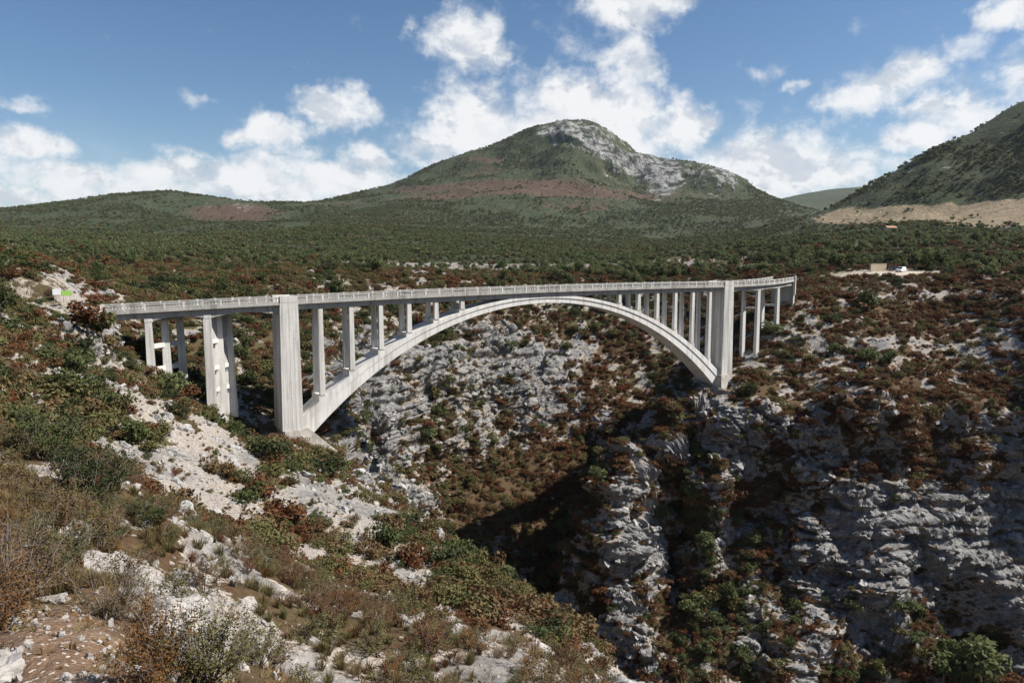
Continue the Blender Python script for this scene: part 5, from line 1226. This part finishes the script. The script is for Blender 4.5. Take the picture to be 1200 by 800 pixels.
M['car_white'] = flat_mat('car_white', (0.80, 0.80, 0.80), .25, vary=.03); M['car_glass'] = flat_mat('car_glass', (0.012, 0.014, 0.018), .08, vary=.1); M['rubber'] = flat_mat('rubber', (0.02, 0.02, 0.02), .9); M['lamp'] = flat_mat('lamp', (0.7, 0.7, 0.68), .15); M['red_lamp'] = flat_mat('red_lamp', (0.35, 0.02, 0.02), .2)
M['car_dark'] = flat_mat('car_dark', (0.035, 0.03, 0.05), .25, vary=.05)
def car(px, py, rz, paint, label, L=4.7, W_=1.85, Hh=1.85, van=True):
    p, R = hit(px, py); p.z += .05; e = empty('car', p, rz); tag(e, label, 'car')
    x0 = -L / 2
    side = [(0, .32), (0, .78), (.15, .92), (1.05, 1.04), (1.75, Hh - .06), (2.0, Hh), (L - .35, Hh), (L - .08, 1.15), (L, .95), (L, .34)] if van else [(0, .30), (0, .68), (.2, .80), (1.2, .92), (1.95, Hh - .04), (2.3, Hh), (L - 1.2, Hh - .02), (L - .35, 1.0), (L, .92), (L, .34)]
    rings = []
    for y, ins in ((-W_ / 2, .10), (-W_ / 2 + .10, 0), (W_ / 2 - .10, 0), (W_ / 2, .10)):
        rings.append([(x0 + min(max(x, ins), L - ins), y + (0.12 * (z - 1.0) * (-1 if y > 0 else 1) if z > 1.0 else 0), z - (ins * .5 if z > 1.2 else 0)) for x, z in side])
    mb = MB(); mb.sweep(rings); mb.build('body', paint, e)
    for s in (-1, 1):
        y = s * (W_ / 2 - .07); t = lambda z: y - s * .12 * (z - 1.0) + s * .035
        for (xa, xb, xc, xd) in (((1.25, 2.15, 2.15, 1.78), (2.25, 3.3, 3.3, 2.25)) if van else ((1.45, 2.5, 2.5, 2.08), (2.6, 3.6, 3.35, 2.6))):
            mb = MB(); za, zb = 1.06, Hh - .22
            mb.hexa([(x0 + xa, t(za), za), (x0 + xb, t(za), za), (x0 + xb, t(za) + s * .012, za), (x0 + xa, t(za) + s * .012, za), (x0 + xd, t(zb), zb), (x0 + xc, t(zb), zb), (x0 + xc, t(zb) + s * .012, zb), (x0 + xd, t(zb) + s * .012, zb)]); mb.build('window', M['car_glass'], e)
        for wx in (.85, L - .85):
            w = empty('wheel', (x0 + wx, s * (W_ / 2 - .12), .32)); w.parent = e
            mb = MB(); n = 18; prof = [(-.10, .20), (-.11, .30), (0, .33), (.11, .30), (.10, .20)]
            mb.sweep([[(r_ * math.cos(2 * math.pi * k / n), y_, r_ * math.sin(2 * math.pi * k / n)) for k in range(n)] for y_, r_ in prof]); mb.build('tyre', M['rubber'], w, True)
            mb = MB(); mb.sweep([[(.205 * math.cos(2 * math.pi * k / n), y_, .205 * math.sin(2 * math.pi * k / n)) for k in range(n)] for y_ in (-.07, .07)]); mb.build('rim', M['steel'], w)
        mb = MB(); mb.box(x0 - .02, x0 + .12, s * .62 - .17, s * .62 + .17, .66, .82); mb.build('headlight', M['lamp'], e)
        mb = MB(); mb.box(x0 + L - .13, x0 + L + .015, s * .7 - .12, s * .7 + .12, .8, 1.05); mb.build('tail_light', M['red_lamp'], e)
    xs = (1.08, 1.74) if van else (1.25, 1.93); mb = MB()
    mb.hexa([(x0 + xs[0] - .03, -.78, 1.07), (x0 + xs[0] - .03, .78, 1.07), (x0 + xs[0], .78, 1.05), (x0 + xs[0], -.78, 1.05), (x0 + xs[1] - .03, -.7, Hh - .09), (x0 + xs[1] - .03, .7, Hh - .09), (x0 + xs[1], .7, Hh - .11), (x0 + xs[1], -.7, Hh - .11)]); mb.build('windscreen', M['car_glass'], e)
    mb = MB(); mb.box(x0 - .05, x0 + .15, -.8, .8, .34, .56); mb.build('bumper', M['car_dark'], e)
car(1055, 318.6, .15, M['car_white'], 'white van parked on the gravel lot beyond the bridge')
car(1047, 317.4, -YAW + .5, M['car_dark'], 'dark car parked against the front of the white van', 4.2, 1.75, 1.5, False)

def farmhouse():
    p, R = hit(1042, 272); e = empty('farmhouse', p, -YAW + .2); tag(e, 'small pale farmhouse at the foot of the tan fields', 'house')
    M['plaster'] = flat_mat('plaster', (0.62, 0.57, 0.48), .9); M['roof_tile'] = flat_mat('roof_tile', (0.38, 0.20, 0.12), .9, vary=.25); M['shutter'] = flat_mat('shutter', (0.10, 0.08, 0.06), .8)
    w, d, h = 5.5, 3.5, 3.6
    mb = MB(); mb.box(-w, w, -d, d, -1.5, h); mb.build('wall', M['plaster'], e)
    mb = MB(); mb.sweep([[(x, -d - .4, h), (x, 0, h + 1.9), (x, d + .4, h), (x, d + .4, h - .25), (x, 0, h + 1.65), (x, -d - .4, h - .25)] for x in (-w - .4, w + .4)]); rf = mb.build('roof', M['roof_tile'], e)
    mb = MB(); mb.box(2, 2.7, -.4, .4, h + .9, h + 2.7); mb.build('chimney', M['plaster'], rf)
    for x in (-3.6, -1.2, 3.4):
        mb = MB(); mb.box(x - .5, x + .5, -d - .05, -d + .02, 1.2, 2.6); mb.build('window', M['shutter'], e)
    mb = MB(); mb.box(.6, 1.7, -d - .05, -d + .02, 0, 2.2); mb.build('door', M['shutter'], e)
farmhouse()

# ------------------------------------------------------------------ air
def haze():
    mb = MB(); S = 14500; x, y = CAM[0], CAM[1]
    allz = T['P'][..., 2]
    mb.box(x - S, x + S, y - S, y + S, float(allz.min()) - 3, float(allz.max()) + 25)
    m = bpy.data.materials.new('haze'); m.use_nodes = True; t = NT(m.node_tree); t.n.clear()
    out = t.new('ShaderNodeOutputMaterial'); v = t.new('ShaderNodeVolumePrincipled'); t.link(v.outputs[0], out.inputs['Volume'])
    v.inputs['Color'].default_value = (0.80, 0.87, 1.0, 1); v.inputs['Density'].default_value = 1.8e-5; v.inputs['Anisotropy'].default_value = 0.2
    o = mb.build('haze', m); o['kind'] = 'stuff'; o['label'] = 'thin bluish air haze over the valley'
haze()
SC.cycles.volume_step_rate = 1.0
